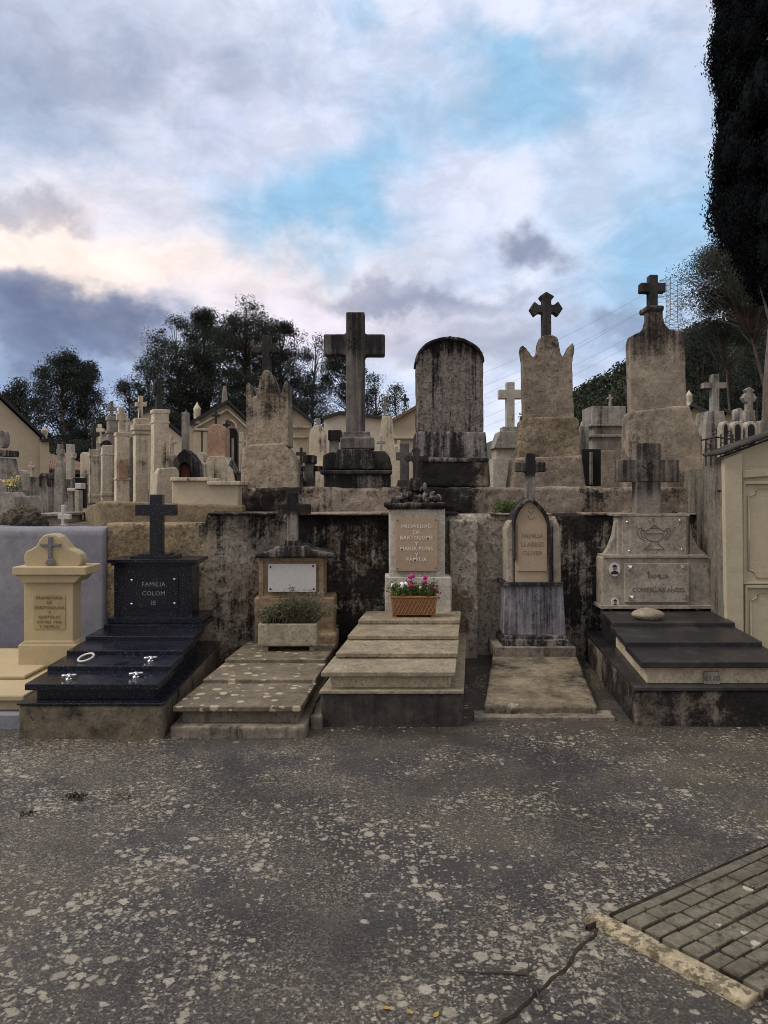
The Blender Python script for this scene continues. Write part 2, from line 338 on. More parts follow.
def crosspts(x0, x1, y0, y1, vx0, vx1, ay0, ay1, style='plain', k=None):
    """outline of a cross in pixels; arm x0..x1 at ay0..ay1, upright vx0..vx1 from y0 to y1"""
    if style == 'plain':
        return [(vx0,y0),(vx1,y0),(vx1,ay0),(x1,ay0),(x1,ay1),(vx1,ay1),(vx1,y1),(vx0,y1),(vx0,ay1),(x0,ay1),(x0,ay0),(vx0,ay0)]
    w = (vx1-vx0)/2; e = (k or .45)*w; m = (x0+x1)/2; am = (ay0+ay1)/2
    # pointed, flared ends
    return [(vx0-e, y0+w*1.1), (m, y0), (vx1+e, y0+w*1.1), (vx1, y0+w*2), (vx1, ay0), (x1-w*2, ay0), (x1-w*1.1, ay0-e), (x1, am), (x1-w*1.1, ay1+e),
            (x1-w*2, ay1), (vx1, ay1), (vx1, y1), (vx0, y1), (vx0, ay1), (x0+w*2, ay1), (x0+w*1.1, ay1+e), (x0, am), (x0+w*1.1, ay0-e), (x0+w*2, ay0), (vx0, ay0), (vx0, y0+w*2)]
def arcpts(cx, cy, rx, ry, a0, a1, n=14):
    return [(cx+rx*math.cos(math.radians(a0+(a1-a0)*i/n)), cy-ry*math.sin(math.radians(a0+(a1-a0)*i/n))) for i in range(n+1)]

def tagp(o, label=None, cat=None, group=None, kind=None):
    if label: o['label'] = label
    if cat: o['category'] = cat
    if group: o['group'] = group
    if kind: o['kind'] = kind
    return o
def thing(name, label, cat, loc, group=None, rot=0):
    o = bpy.data.objects.new(name, None); COL.objects.link(o); o.empty_display_size = .1
    o.location = loc; o.rotation_euler = (0, 0, rot)
    o['_wx'] = 0; del o['_wx']
    WL[o.name] = Vector(loc)
    return tagp(o, label, cat, group)
WL = {}
def finish_mesh(bm, name, bevel, seg=2, tri=False):
    bmesh.ops.recalc_face_normals(bm, faces=bm.faces)
    if bevel:
        es = [e for e in bm.edges if len(e.link_faces) == 2 and e.calc_face_angle(0) > .45]
        if es: bmesh.ops.bevel(bm, geom=es, offset=bevel, segments=seg, affect='EDGES', clamp_overlap=True, profile=.5)
    me = bpy.data.meshes.new(name); bm.to_mesh(me); bm.free()
    return me
def remesh(me, voxel, amp, sc, seed=0, amp2=None):
    """worn plaster: even voxel skin, then pushed in and out by noise"""
    o = bpy.data.objects.new('tmp', me); COL.objects.link(o)
    md = o.modifiers.new('r', 'REMESH'); md.mode = 'VOXEL'; md.voxel_size = voxel; md.use_smooth_shade = True
    dg = bpy.context.evaluated_depsgraph_get(); dg.update()
    nm = bpy.data.meshes.new_from_object(o.evaluated_get(dg)); nm.name = me.name
    bpy.data.objects.remove(o)
    n = len(nm.vertices); co = np.empty(n*3); no = np.empty(n*3)
    nm.vertices.foreach_get('co', co); nm.vertices.foreach_get('normal', no)
    co = co.reshape(-1, 3); no = no.reshape(-1, 3)
    dsp = np.empty(n); off = Vector((seed*5.1, seed*2.7, 3))
    for i in range(n):
        v = Vector(co[i]); a = noise.fractal(v*sc+off, .8, 2, 4)
        b = noise.noise(v*sc*5+off)
        c = max(0, noise.noise(v*sc*1.6-off)-.2)**1.5*1.8        # chipped hollows
        dsp[i] = a*.55+b*.18-c*.5
    co += no*(dsp*amp)[:, None]
    nm.vertices.foreach_set('co', co.ravel()); nm.update()
    for p in nm.polygons: p.use_smooth = True
    return nm
def part(parent, name, bm, mat, bevel=.004, rough=None, label=None, world=True, smooth=False, seg=2):
    me = finish_mesh(bm, name, 0 if rough else bevel, seg)
    if rough: me = remesh(me, *rough)
    off = Vector((0, 0, 0)); q = parent
    if world and parent is not None:
        off = WL[parent.name]
        me.transform(Matrix.Translation(-off))
    if smooth:
        for p in me.polygons: p.use_smooth = True
    o = bpy.data.objects.new(name, me); COL.objects.link(o)
    me.materials.append(M[mat] if isinstance(mat, str) else mat)
    if parent is not None: o.parent = parent
    WL[o.name] = off
    if label: o['label'] = label
    return o
def solo(name, bm, mat, label, cat, loc, group=None, kind=None, bevel=.004, rough=None, smooth=False):
    o = part(None, name, bm, mat, bevel, rough, smooth=smooth)
    L = Vector(loc); o.data.transform(Matrix.Translation(-L)); o.location = L; WL[o.name] = L
    return tagp(o, label, cat, group, kind)
def pypart(parent, name, verts, faces, mat, smooth=False):
    me = bpy.data.meshes.new(name); me.from_pydata(verts, [], faces); me.materials.append(M[mat])
    o = bpy.data.objects.new(name, me); COL.objects.link(o)
    if parent is not None:
        me.transform(Matrix.Translation(-WL[parent.name])); o.parent = parent; WL[o.name] = WL[parent.name]
    if smooth:
        for p in me.polygons: p.use_smooth = True
    return o
def leafmesh(name, C, size, mat, parent=None, aspect=.5, updir=None):
    """many little rhombic leaves"""
    C = np.asarray(C); n = len(C); size = np.broadcast_to(np.asarray(size, float), (n,))
    u = RNG.normal(size=(n, 3)); u /= np.linalg.norm(u, axis=1)[:, None]
    if updir is not None: u = u*.6+np.asarray(updir)[None]*.9; u /= np.linalg.norm(u, axis=1)[:, None]
    w = np.cross(u, RNG.normal(size=(n, 3))); w /= np.linalg.norm(w, axis=1)[:, None]
    u = u*(size*.5)[:, None]; w = w*(size*.5*aspect)[:, None]
    V = np.stack([C-u, C+w, C+u, C-w], 1).reshape(-1, 3)
    if parent is not None: V = V-np.array(WL[parent.name])
    me = bpy.data.meshes.new(name)
    me.vertices.add(4*n); me.vertices.foreach_set('co', V.ravel())
    me.loops.add(4*n); me.loops.foreach_set('vertex_index', np.arange(4*n, dtype=np.int32))
    me.polygons.add(n); me.polygons.foreach_set('loop_start', np.arange(0, 4*n, 4, dtype=np.int32))
    me.update(calc_edges=True); me.validate()
    me.materials.append(M[mat])
    o = bpy.data.objects.new(name, me); COL.objects.link(o)
    if parent is not None: o.parent = parent; WL[o.name] = WL[parent.name]
    return o
def textmesh(s, size, mat, parent, x, y, z, depth=.002, bold=0, name='inscription', align='CENTER', spacing=1.1, line=1.0):
    """upright lettering on a face that looks towards -Y, centred on x, first line's middle at z"""
    c = bpy.data.curves.new('t', 'FONT'); c.body = s; c.size = size; c.align_x = align; c.align_y = 'TOP'
    c.extrude = depth; c.offset = bold; c.space_character = spacing; c.space_line = line; c.resolution_u = 2
    o = bpy.data.objects.new('t', c); COL.objects.link(o)
    dg = bpy.context.evaluated_depsgraph_get(); dg.update()
    me = bpy.data.meshes.new_from_object(o.evaluated_get(dg)); me.name = name
    bpy.data.objects.remove(o)
    me.transform(Matrix.Translation((x, y, z)) @ Matrix.Rotation(math.pi/2, 4, 'X'))
    me.transform(Matrix.Translation(-WL[parent.name]))
    me.materials.clear(); me.materials.append(M[mat])
    o = bpy.data.objects.new(name, me); COL.objects.link(o); o.parent = parent; WL[o.name] = WL[parent.name]
    return o

# ------------------------------------------------------------------ setting: ground, terrace, hills
def grid(xs, ys, zf):
    V = [(x, y, zf(x, y)) for y in ys for x in xs]; nx = len(xs)
    Fc = [(j*nx+i, j*nx+i+1, (j+1)*nx+i+1, (j+1)*nx+i) for j in range(len(ys)-1) for i in range(nx-1)]
    return V, Fc
def lin(a, b, n): return [a+(b-a)*i/(n-1) for i in range(n)]
def gz(x, y):
    z = .012*noise.noise(Vector((x*.7, y*.7, 0)))+.004*noise.noise(Vector((x*3, y*3, 2)))
    # shallow gully running to the kerb corner
    t = max(0, min(1, ((x-.42)*.68+(y-2.35)*.73)/.8)); dx = x-(.42+.37*t); dy = y-(2.3+.53*t)
    dist = math.hypot(dx, dy)
    z -= .022*math.exp(-(dist/.045)**2)
    z += .015*math.exp(-(dist/.16)**2)
    return z if -8 < x < 8 and y < 8 else z*.2
xs = lin(-60, -6, 8)[:-1]+lin(-6, -3, 12)[:-1]+lin(-3, 3.4, 240)+lin(3.4, 6, 12)[1:]+lin(6, 60, 8)[1:]
ys = lin(-40, 0, 8)[:-1]+lin(0, 1.8, 12)[:-1]+lin(1.8, 4, 110)[:-1]+lin(4, 8, 90)
V, Fc = grid(xs, ys, gz)
o = pypart(None, 'road', V, Fc, 'asphalt', True); tagp(o, 'worn grey asphalt lane freckled with pale lichen spots', 'road', kind='structure')
def tz(x, y):
    z = 1.24+.018*(max(y, 7.5)-7.5)
    if y > 34: z += (y-34)*.03
    return z
V, Fc = grid(lin(-60, 60, 13), [7.62]+lin(8, 34, 10)+[60, 120, 300, 700], tz)
V = [(x*(1 if y < 50 else 4), y, z) for x, y, z in V]
o = pypart(None, 'ground', V, Fc, 'earth', True); tagp(o, 'raised earth terrace behind the front wall', 'ground', kind='structure')
# hill on the right
def ridge(x):   # crest height in metres at distance 150
    pts = [(-60,4),(20,8),(37,15.5),(45,20),(52,24.5),(66,30),(80,33),(110,36),(170,30),(230,18)]
    for (a, za), (b, zb) in zip(pts, pts[1:]):
        if a <= x <= b: return za+(zb-za)*(x-a)/(b-a)
    return 2
def hz(x, y):
    k = max(0, min(1, (y-70)/80)); k = k*k*(3-2*k); back = max(0, 1-max(0, y-150)/200)
    return tz(0, y)*.3+ridge(x*150/max(y, 70))*k*back+.8*noise.noise(Vector((x*.05, y*.05, 0)))
V, Fc = grid(lin(-60, 230, 60), lin(60, 330, 30), hz)
o = pypart(None, 'hill', V, Fc, 'hill', True); tagp(o, 'wooded hill rising to the right behind the cemetery', 'hill', kind='structure')
C = []; Z = []
for i in range(1500):
    y = random.uniform(72, 152); x = random.uniform(20, 95)*y/110
    r = random.uniform(1.0, 1.9); h = random.uniform(1.6, 2.6); zb = hz(x, y)
    n = 62
    q = RNG.normal(size=(n, 3)); q /= np.linalg.norm(q, axis=1)[:, None]
    q *= (RNG.uniform(.55, 1.0, n))[:, None]*np.array([r, r, h*.7]); q += np.array([x, y, zb+h*.7])
    C.append(q); Z.append(RNG.uniform(.35, .8, n))
o = leafmesh('woodland', np.concatenate(C), np.concatenate(Z), 'wood'); tagp(o, 'far dark woodland covering the hillside', 'woodland', kind='stuff')

# ------------------------------------------------------------------ paving in the corner
U = Vector((.84, .543, 0)).normalized(); W = Vector((.627, -.779, 0)).normalized(); O = Vector((.80, 2.83, 0))
bm = geo(); bj = geo()
def quadbox(bm, c0, u0, u1, w0, w1, z0, z1):
    v = [bm.verts.new(c0+U*u+W*w+Vector((0,0,z))) for z in (z0, z1) for u, w in ((u0,w0),(u1,w0),(u1,w1),(u0,w1))]
    for f in ((0,1,2,3),(4,7,6,5),(0,4,5,1),(1,5,6,2),(2,6,7,3),(3,7,4,0)): bm.faces.new([v[i] for i in f])
quadbox(bj, O, .06, 2.6, -.015, 1.9, -.03, .019)
row = 0; w = .0
while w < 1.85:
    ww = .055 if row == 0 else random.uniform(.068, .078); u = .045+(random.uniform(0, .012) if row else 0)
    while u < 2.5:
        ln = (random.uniform(.3, .45) if row == 0 else random.uniform(.09, .125))
        quadbox(bm, O+Vector((0,0,0)), u+.005, u+ln-.006, w+.005+random.uniform(-.003,.003), w+ww-.006, -.02, .026+random.uniform(-.004,.005))
        u += ln
    w += ww; row += 1
pv = part(None, 'pavement', bj, 'joint', 0); tagp(pv, 'small area of stone setts at the lane corner', 'pavement', kind='structure')
part(pv, 'setts', bm, 'sett', .004)
bm = geo(); quadbox(bm, O, -.04, .042, -.05, .56, -.05, .026)
kb = part(None, 'kerb', bm, 'kerb', rough=(.009, .010, 6)); tagp(kb, 'pale crumbling kerb stone at the end of the setts', 'kerb', kind='structure')
bm = geo(); quadbox(bm, O, -.035, .04, .66, 1.9, -.05, .028)
kb = part(None, 'kerb', bm, 'kerb', rough=(.012, .014, 6)); tagp(kb, 'second pale kerb stone nearest the corner of the lane', 'kerb', kind='structure')

def strip(name, label, pts, w, z, mat, seed):
    bm = geo(); L_ = []; n = 90
    for i in range(n+1):
        s_ = i/n*(len(pts)-1); j = min(len(pts)-2, int(s_)); a_ = Vector(pts[j]).lerp(Vector(pts[j+1]), s_-j)
        dr = (Vector(pts[j+1])-Vector(pts[j])).normalized(); nn = Vector((-dr.y, dr.x, 0))
        a_ = a_+nn*.018*noise.noise(Vector((i*.11, seed, 0)))
        ww = w*(.55+.9*abs(noise.noise(Vector((i*.23, seed, 5)))+.3)); ww2 = w*(.55+.9*abs(noise.noise(Vector((i*.29, seed, 9)))+.3))
        L_.append([bm.verts.new(a_+nn*q+Vector((0, 0, gz(a_.x, a_.y)+zz))) for q, zz in ((-ww, -.006), (-ww*.5, z*.6+.004*noise.noise(Vector((i*.6,seed,1)))), (0, z), (ww2*.5, z*.7+.004*noise.noise(Vector((i*.7,seed,2)))), (ww2, -.006))])
    for a_, b_ in zip(L_, L_[1:]):
        for k_ in range(4): bm.faces.new((a_[k_], b_[k_], b_[k_+1], a_[k_+1]))
    o = part(None, name, bm, mat, 0, smooth=True); tagp(o, label, name, kind='structure'); return o
strip('gully', 'dark debris filled gully running from the kerb corner', [(.78,2.81,0),(.60,2.56,0),(.44,2.38,0),(.28,2.22,0),(.1,2.0,0)], .014, .003, 'joint', 1)
strip('gully', 'thin dark crack between the lane and the setts', [O+U*-.08, O+U*.9+Vector((0,.01,0)), O+U*1.8, O+U*2.7], .009, .020, 'joint', 2)
# ------------------------------------------------------------------ walls
def wallY(x):
    if x < -1.6: return 7.0
    if x > -.5: return 7.45
    return 7.0+.45*(x+1.6)/1.1
def wallface(x0, x1, z0, top, yf, step=.022, amp=.014, seed=0, depth=.35):
    xs = lin(x0, x1, max(2, int((x1-x0)/step))); nz = max(2, int((top(0.5*(x0+x1))-z0)/step))
    V = []; nx = len(xs)
    for j in range(nz+1):
        for x in xs:
            z = z0+(top(x)-z0)*j/nz; v = Vector((x*2.2+seed, z*2.2, seed))
            a = noise.fractal(v, .8, 2, 5)*amp-max(0, noise.noise(v*1.3+Vector((4,4,4)))-.18)*amp*2.6
            ed = .02 if j == nz else 0
            V.append((x, yf(x)+a+ed, z-(abs(noise.noise(Vector((x*6, 0, seed))))*.014 if j == nz else 0)))
    Fc = [(j*nx+i, j*nx+i+1, (j+1)*nx+i+1, (j+1)*nx+i) for j in range(nz) for i in range(nx-1)]
    b = len(V)
    for x in xs: V.append((x, yf(x)+depth, top(x)))
    Fc += [(nz*nx+i, nz*nx+i+1, b+i+1, b+i) for i in range(nx-1)]
    c = len(V)
    for x in xs: V.append((x, yf(x)+depth, z0))
    Fc += [(b+i, b+i+1, c+i+1, c+i) for i in range(nx-1)]
    Fc += [tuple([j*nx for j in range(nz+1)]+[b, c]), tuple([c+nx-1, b+nx-1]+[j*nx+nx-1 for j in range(nz, -1, -1)])]
    return V, Fc
rw = thing('retaining_wall', 'long stained retaining wall with black lichen and flaking render', 'wall', (0, 7.4, 0))
V, Fc = wallface(-2.52, 3.1, -.12, lambda x: PZ(514, wallY(x)) if x > -1.62 else PZ(523, 7.0), wallY, depth=.32)
pypart(rw, 'wall_face', V, Fc, 'wall', True)
bm = geo(); random.seed(3)
x = -1.6
while x < 3.0:
    l = random.uniform(.5, .9); x2 = min(x+l, 3.05); zt = PZ(514, wallY(x))
    bx(bm, x, x2-.004, min(wallY(x), wallY(x2))-.028, wallY(x2)+.30, zt-.012, zt+.008+random.uniform(-.004,.010)); x = x2+random.choice((0,0,.12,.3))
part(rw, 'coping', bm, 'upper', rough=(.012, .006, 5))
bm = geo(); bx(bm, PX(450,7.3), PX(478,7.3), 7.3, 7.47, -.05, PZ(520,7.3)); part(rw, 'buttress', bm, 'wall', rough=(.014, .016, 3))
gw = thing('painted_wall', 'smooth grey blue painted wall behind the cream gravestone', 'wall', (-4, 7, 0))
V, Fc = wallface(-8, -2.525, -.1, lambda x: PZ(527.5, 7.0)+.02*noise.noise(Vector((x*2.3,1,0)))+.006*noise.noise(Vector((x*9,1,0))), lambda x: 6.98, step=.04, amp=.004, seed=5)
pypart(gw, 'wall_face', V, Fc, 'greywall', True)
# ledge wall of the upper terrace (corner then running back to the left)
tw = thing('terrace_wall', 'low brown rendered wall edging the upper terrace behind the black granite tomb', 'wall', (-2, 7.35, 1.2))
bm = geo()
pl = [(-4.3, 10.2, 1.30), (-3.55, 9.0, PZ(512,9.0)), (PX(98,7.4), 7.4, PZ(501,7.4)), (PX(243,7.45), 7.45, PZ(505,7.45))]
for (xa, ya, za), (xb, yb, zb) in zip(pl, pl[1:]):
    n = Vector((yb-ya, xa-xb, 0)).normalized()*-.22
    a = [bm.verts.new(c) for c in ((xa,ya,1.0),(xb,yb,1.0),(xb,yb,zb),(xa,ya,za))]; b = [bm.verts.new((v.co.x+n.x, v.co.y+n.y, v.co.z)) for v in a]
    bm.faces.new(a); bm.faces.new(b[::-1])
    for i in range(4): bm.faces.new((a[i], b[i], b[(i+1) % 4], a[(i+1) % 4]))
part(tw, 'wall_face', bm, 'brown', rough=(.018, .010, 3))
uw = thing('upper_wall', 'mottled upper wall strip on which the tallest monuments stand', 'wall', (0.6, 7.7, 1.2))
V, Fc = wallface(PX(238,7.72), PX(704,7.72), 1.2, lambda x: PZ(487, 7.72)+.02*noise.noise(Vector((x*2,0,0))), lambda x: 7.72, amp=.02, seed=9, depth=.5)
pypart(uw, 'wall_face', V, Fc, 'upper', True)
pp = thing('parapet', 'smooth cream box parapet with a stepped cap to the left of the obelisk', 'parapet', (PX(206,7.5), 7.5, 1.3))
bm = geo(); pb(bm, 172, 238, 481, 506, 7.5, .5); part(pp, 'wall_face', bm, 'bggold', .008)
bm = geo(); pb(bm, 170, 206.9, 477.5, 481, 7.46, .6); part(pp, 'cap', bm, 'buff', .006); bm = geo(); pb(bm, 207, 240, 481, 485, 7.45, .6); part(pp, 'cap', bm, 'buff', .006)

# ------------------------------------------------------------------ front tombs
def letters(parent, lines, px, d, ys, size, mat, **k):
    for s, y in zip(lines, ys):
        if s: textmesh(s, size, mat, parent, PX(px, d), d, PZ(y, d), **k)
def screws(parent, pts, d, r, mat='steel', name='screw', pyramid=False):
    for x, y in pts:
        bm = geo(); X, Y, Z_ = P(x, y, d)
        if pyramid:
            a = [bm.verts.new((X+sx*r, Y, Z_+sz*r)) for sx, sz in ((-1,-1),(1,-1),(1,1),(-1,1))]; t = bm.verts.new((X, Y-r*1.1, Z_))
            bm.faces.new(a[::-1])
            for i in range(4): bm.faces.new((a[i], a[(i+1)%4], t))
        else:
            bmesh.ops.create_uvsphere(bm, u_segments=10, v_segments=6, radius=r, matrix=Matrix.Translation((X, Y, Z_)) @ Matrix.Diagonal((1,.6,1,1)))
        part(parent, name, bm, mat, 0, smooth=not pyramid)

# --- tomb 0: cream gravestone
d0 = 6.0
T = thing('gravestone_tomb', 'smooth cream painted gravestone tomb with scrolled top and small grey cross', 'tomb', (PX(48,d0), d0, 0))
bm = geo(); bx(bm, -4.2, -2.43, 5.2, 6.6, .17, .215); part(T, 'slab', bm, 'cream', .012)
bm = geo(); bx(bm, -4.2, -2.40, 5.24, 6.6, .10, .168); part(T, 'slab', bm, 'cream', .01)
bm = geo(); bx(bm, -4.2, -2.375, 5.15, 6.62, -.1, .098); part(T, 'base', bm, 'greywall', .008)
bm = geo(); bx(bm, -4.2, -2.62, 5.62, 6.6, .217, .245); part(T, 'slab', bm, 'cream', .012)
bm = geo(); pb(bm, 18, 76, 645, 671, d0-.03, .26); pe(bm, [(24,641),(72,641),(76,645.4),(18,645.4)], d0-.015, .2); part(T, 'plinth', bm, 'cream', .006)
bm = geo(); pb(bm, 24, 73, 581, 642, d0, .17); hs = part(T, 'headstone', bm, 'cream', .005)
bm = geo(); pe(bm, [(22,583),(75,583),(82,575),(15,575)], d0-.035, .26); pb(bm, 12, 86, 567, 575.4, d0-.06, .31); part(T, 'cornice', bm, 'cream', .008)
bm = geo(); pts = arcpts(50, 549, 14, 15, 165, 15)+arcpts(77, 556.5, 10, 9, 130, -80, 10)+arcpts(24, 556.5, 10, 9, 260, 50, 10)
pts = [(26,567.5),(24,562),(23.5,556),(26,551),(31,549),(36,546),(39,540),(43,535.5),(48,534),(54,534),(60,537),(65,543),(69,548.5),(75,551),(80,554.5),(82,560),(80,565),(77.5,567.5)]
pe(bm, pts, d0+.02, .13); part(T, 'crest', bm, 'cream', .012, seg=3)
bm = geo(); pe(bm, crosspts(40,60,537,560,47.8,51.6,543.5,546.2), d0+.004, .02); pe(bm, [(47,559.5),(53,559.5),(55.5,564),(44.5,564)], d0-.002, .025); part(T, 'cross', bm, 'greycross', .002)
bm = geo(); pb(bm, 33.5, 65, 595, 629, d0-.006, .01); pq = part(T, 'plaque', bm, 'creampanel', .001)
letters(pq, ['PROPIETARIA', 'DE', 'CRISTOBALINA', 'Y', 'QUETGLAS', 'COVAS 1986', 'Y FAMILIA'], 49.2, d0-.008, [596, 600.8, 605.6, 610.5, 615, 620, 624.6], .031, 'inkfaint', spacing=1.15)

# --- tomb 1: black granite
T = thing('granite_tomb', 'black speckled granite tomb with four stepped slabs, a plaque and a black cross', 'tomb', (-1.9, 5.8, 0))
XL, XR = -2.32, -1.46; sh = -.045
bm = geo(); bx(bm, -2.345, -1.415, 4.93, 6.95, -.1, .222, -.03, 4.93); part(T, 'base', bm, 'base1', rough=(.016,.006,5))
bm = geo(); bx(bm, -2.35, -1.408, 4.925, 6.97, .222, .236, -.03, 4.93); part(T, 'ledge', bm, 'granite', .003)
bm = geo(); bx(bm, -2.26, -1.50, 5.02, 6.45, .236, .30, sh, 4.97); bx(bm, -2.26, -1.50, 5.4, 6.45, .30, .335, sh, 4.97); bx(bm, -2.26, -1.50, 5.8, 6.45, .335, .38, sh, 4.97); part(T, 'tomb_side', bm, 'granite', .002)
for ya, yb, zt in ((4.97, 5.40, .348), (5.33, 5.71, .382), (5.68, 6.1, .414), (6.07, 6.45, .446)):
    bm = geo(); bx(bm, XL, XR+.0, ya, yb, zt-.042, zt, sh*.7, 4.97); part(T, 'slab', bm, 'granite', .004)
bm = geo(); bx(bm, PX(103.5,6.42), PX(201,6.42), 6.42, 6.9, .43, .475); bx(bm, PX(107.5,6.47), PX(201,6.47), 6.47, 6.9, .476, .525); part(T, 'plinth', bm, 'granite', .003)
dh = 6.55
bm = geo(); pb(bm, 114, 192, 564, 619, dh, .26); hs = part(T, 'headstone', bm, 'granite', .003)
bm = geo(); pb(bm, 107, 198, 559.5, 563, dh-.06, .38); pb(bm, 111, 195, 563.2, 565.5, dh-.03, .32); pb(bm, 130, 174, 556, 559.3, dh, .26); pb(bm, 138, 168, 554, 555.9, dh+.02, .2); part(T, 'cornice', bm, 'granite', .002)
bm = geo(); pe(bm, crosspts(135,175,494.5,554,149.4,161.7,504.5,515.6), dh+.06, .09); part(T, 'cross', bm, 'granite', .004)
bm = geo(); pb(bm, 128, 178, 577, 608, dh-.012, .012); pq = part(T, 'plaque', bm, 'granite', .001)
letters(pq, ['FAMILIA', 'COLOM', 'IE'], 153.5, dh-.014, [581.5, 590.5, 600], .052, 'silver', depth=.001)
screws(pq, [(131.8,580.3),(174.3,579.3),(131.6,604),(174.5,603.5)], dh-.016, .011)
def rosette(px, py, z):   # metal fitting on a slab
    d = (EYE-z)*F/(py-HY); X = PX(px, d); bm = geo()
    lathe(bm, (X, d), [(.028, z), (.026, z+.006), (.010, z+.012), (.012, z+.026), (.018, z+.032), (.004, z+.036)], 14)
    for k in range(4):
        a = k*math.pi/2+.4; tube(bm, [(X, d, z+.026), (X+.045*math.cos(a), d+.045*math.sin(a), z+.022)], [.007, .011], 8)
    part(T, 'fitting', bm, 'steel', 0, smooth=True)
rosette(69, 679, .348); rosette(136, 677, .348); rosette(150.5, 661, .382)
bm = geo(); d = (EYE-.382)*F/(662-HY); X = PX(86, d)
tube(bm, [(X+.055*math.cos(a), d+.035*math.sin(a), .392+.022*(1+math.sin(a+.6))) for a in [i*math.pi/9 for i in range(19)]], .008, 8); part(T, 'ring_handle', bm, 'white', 0, smooth=True)

# --- tomb 2: lichened slabs with planter
T = thing('low_tomb', 'low concrete tomb with lichen spotted slabs and a blank white plate on its brown headstone', 'tomb', (-.9, 5.9, 0))
sh = .065; y0 = 5.0
bm = geo(); bx(bm, -1.385, -.505, 4.96, 6.9, -.1, .075, sh*.5, y0); part(T, 'base', bm, 'curb', rough=(.014,.008,4))
bm = geo(); bx(bm, -1.33, -.57, 5.06, 6.85, .07, .17, sh, y0); part(T, 'tomb_side', bm, 'curb', .006)
bm = geo(); bx(bm, -.50, -.42, 5.15, 6.6, -.1, .085, .05, y0); part(T, 'gutter', bm, 'curb', rough=(.014,.006,4))
for ya, yb, zt, w in ((5.0, 5.66, .194, 0), (5.6, 6.2, .222, .01), (6.13, 6.9, .25, .02)):
    bm = geo(); bx(bm, -1.372+w, -.54-w*.5, ya, yb, zt-.035, zt, sh+.01, y0); part(T, 'slab', bm, 'slab2', .006)
dh = 6.82
bm = geo(); pb(bm, 254, 334, 598, 655, dh-.02, .4); pb(bm, 318, 337, 634, 650, dh-.06, .3); part(T, 'plinth', bm, 'stele2', rough=(.016,.012,4))
bm = geo(); pb(bm, 258.5, 324, 559, 600, dh, .36); hs = part(T, 'headstone', bm, 'stele2', rough=(.014,.008,4))
bm = geo()
for a in ((259,263.5,561,596),(319,323.5,561,596),(259,323.5,557.5,561),(259,323.5,596,599)): pb(bm, *a, dh-.016, .02)
part(T, 'frame', bm, 'stele2', .004)
bm = geo(); pe(bm, [(255,558),(333,558),(333,554.5),(310,550),(306,546),(276,546),(272,550),(254,554.5)], dh-.07, .46); part(T, 'cornice', bm, 'black', rough=(.013,.009,4))
bm = geo(); pe(bm, [(280,546.5),(302,546.5),(299,541),(284,541)], dh, .2); part(T, 'cross_foot', bm, 'black', .005)
bm = geo(); pe(bm, crosspts(275,310,492,541.5,286.5,297.5,504,514.5), dh+.04, .1); part(T, 'cross', bm, 'cross2', rough=(.010,.004,5))
bm = geo(); pb(bm, 268, 316, 564, 592, dh-.028, .012); pq = part(T, 'plate', bm, 'white', .001)
screws(pq, [(270.5,567),(313,566),(270.5,589),(313.5,589)], dh-.030, .009, 'iron')
# planter 1
dp = 6.42
T = thing('trough_planter', 'long pale stone trough of straggly grey green shrub on the lichen spotted slabs', 'planter', (PX(289,dp), dp, .25))
bm = geo(); X0, X1 = PX(258,dp), PX(317,dp); zb, zt = .25+.045, PZ(624,dp)
for a in ((X0,X1,dp,dp+.03),(X0,X1,dp+.21,dp+.24),(X0,X0+.03,dp+.03,dp+.21),(X1-.03,X1,dp+.03,dp+.21)): bx(bm, *a, zb, zt)
bx(bm, X0+.02, X1-.02, dp+.02, dp+.22, zb, zb+.03)
bmesh.ops.remove_doubles(bm, verts=bm.verts, dist=1e-5); part(T, 'trough', bm, 'planter', rough=(.009,.003,6))
for xx in (PX(262,dp), PX(309,dp)):
    bm = geo(); bx(bm, xx, xx+.045, dp+.03, dp+.2, .25, zb+.003); part(T, 'foot', bm, 'planter', .004)
bm = geo(); bx(bm, X0+.03, X1-.03, dp+.03, dp+.21, zb+.03, zt-.02); part(T, 'soil', bm, 'soil', 0)
Cc = []; bm = geo()
for i in range(230):
    x = random.uniform(X0+.02, X1-.02); y = dp+random.uniform(.04, .2)
    k = (x-X0)/(X1-X0); h = random.uniform(.06, .16)+.20*math.exp(-((k-.62)/.3)**2)*random.random()
    lean = random.uniform(-.07, .20)*(1 if k > .5 else .5); ly = random.uniform(-.12, .06)
    p0 = Vector((x, y, zt-.02)); p2 = p0+Vector((lean, ly, h)); p1 = (p0+p2)/2+Vector((0, 0, .03))
    tube(bm, [p0, p1, p2], [.003, .002, .001], 4)
    for j in range(17):
        s = random.uniform(.2, 1.05); q = p0*(1-s)**2+p1*2*s*(1-s)+p2*s*s
        Cc.append(q+Vector((random.gauss(0,.014), random.gauss(0,.014), random.gauss(0,.012))))
part(T, 'stems', bm, 'dry', 0); leafmesh('leaves', Cc, RNG.uniform(.014, .034, len(Cc)), 'shrub', T, .45)

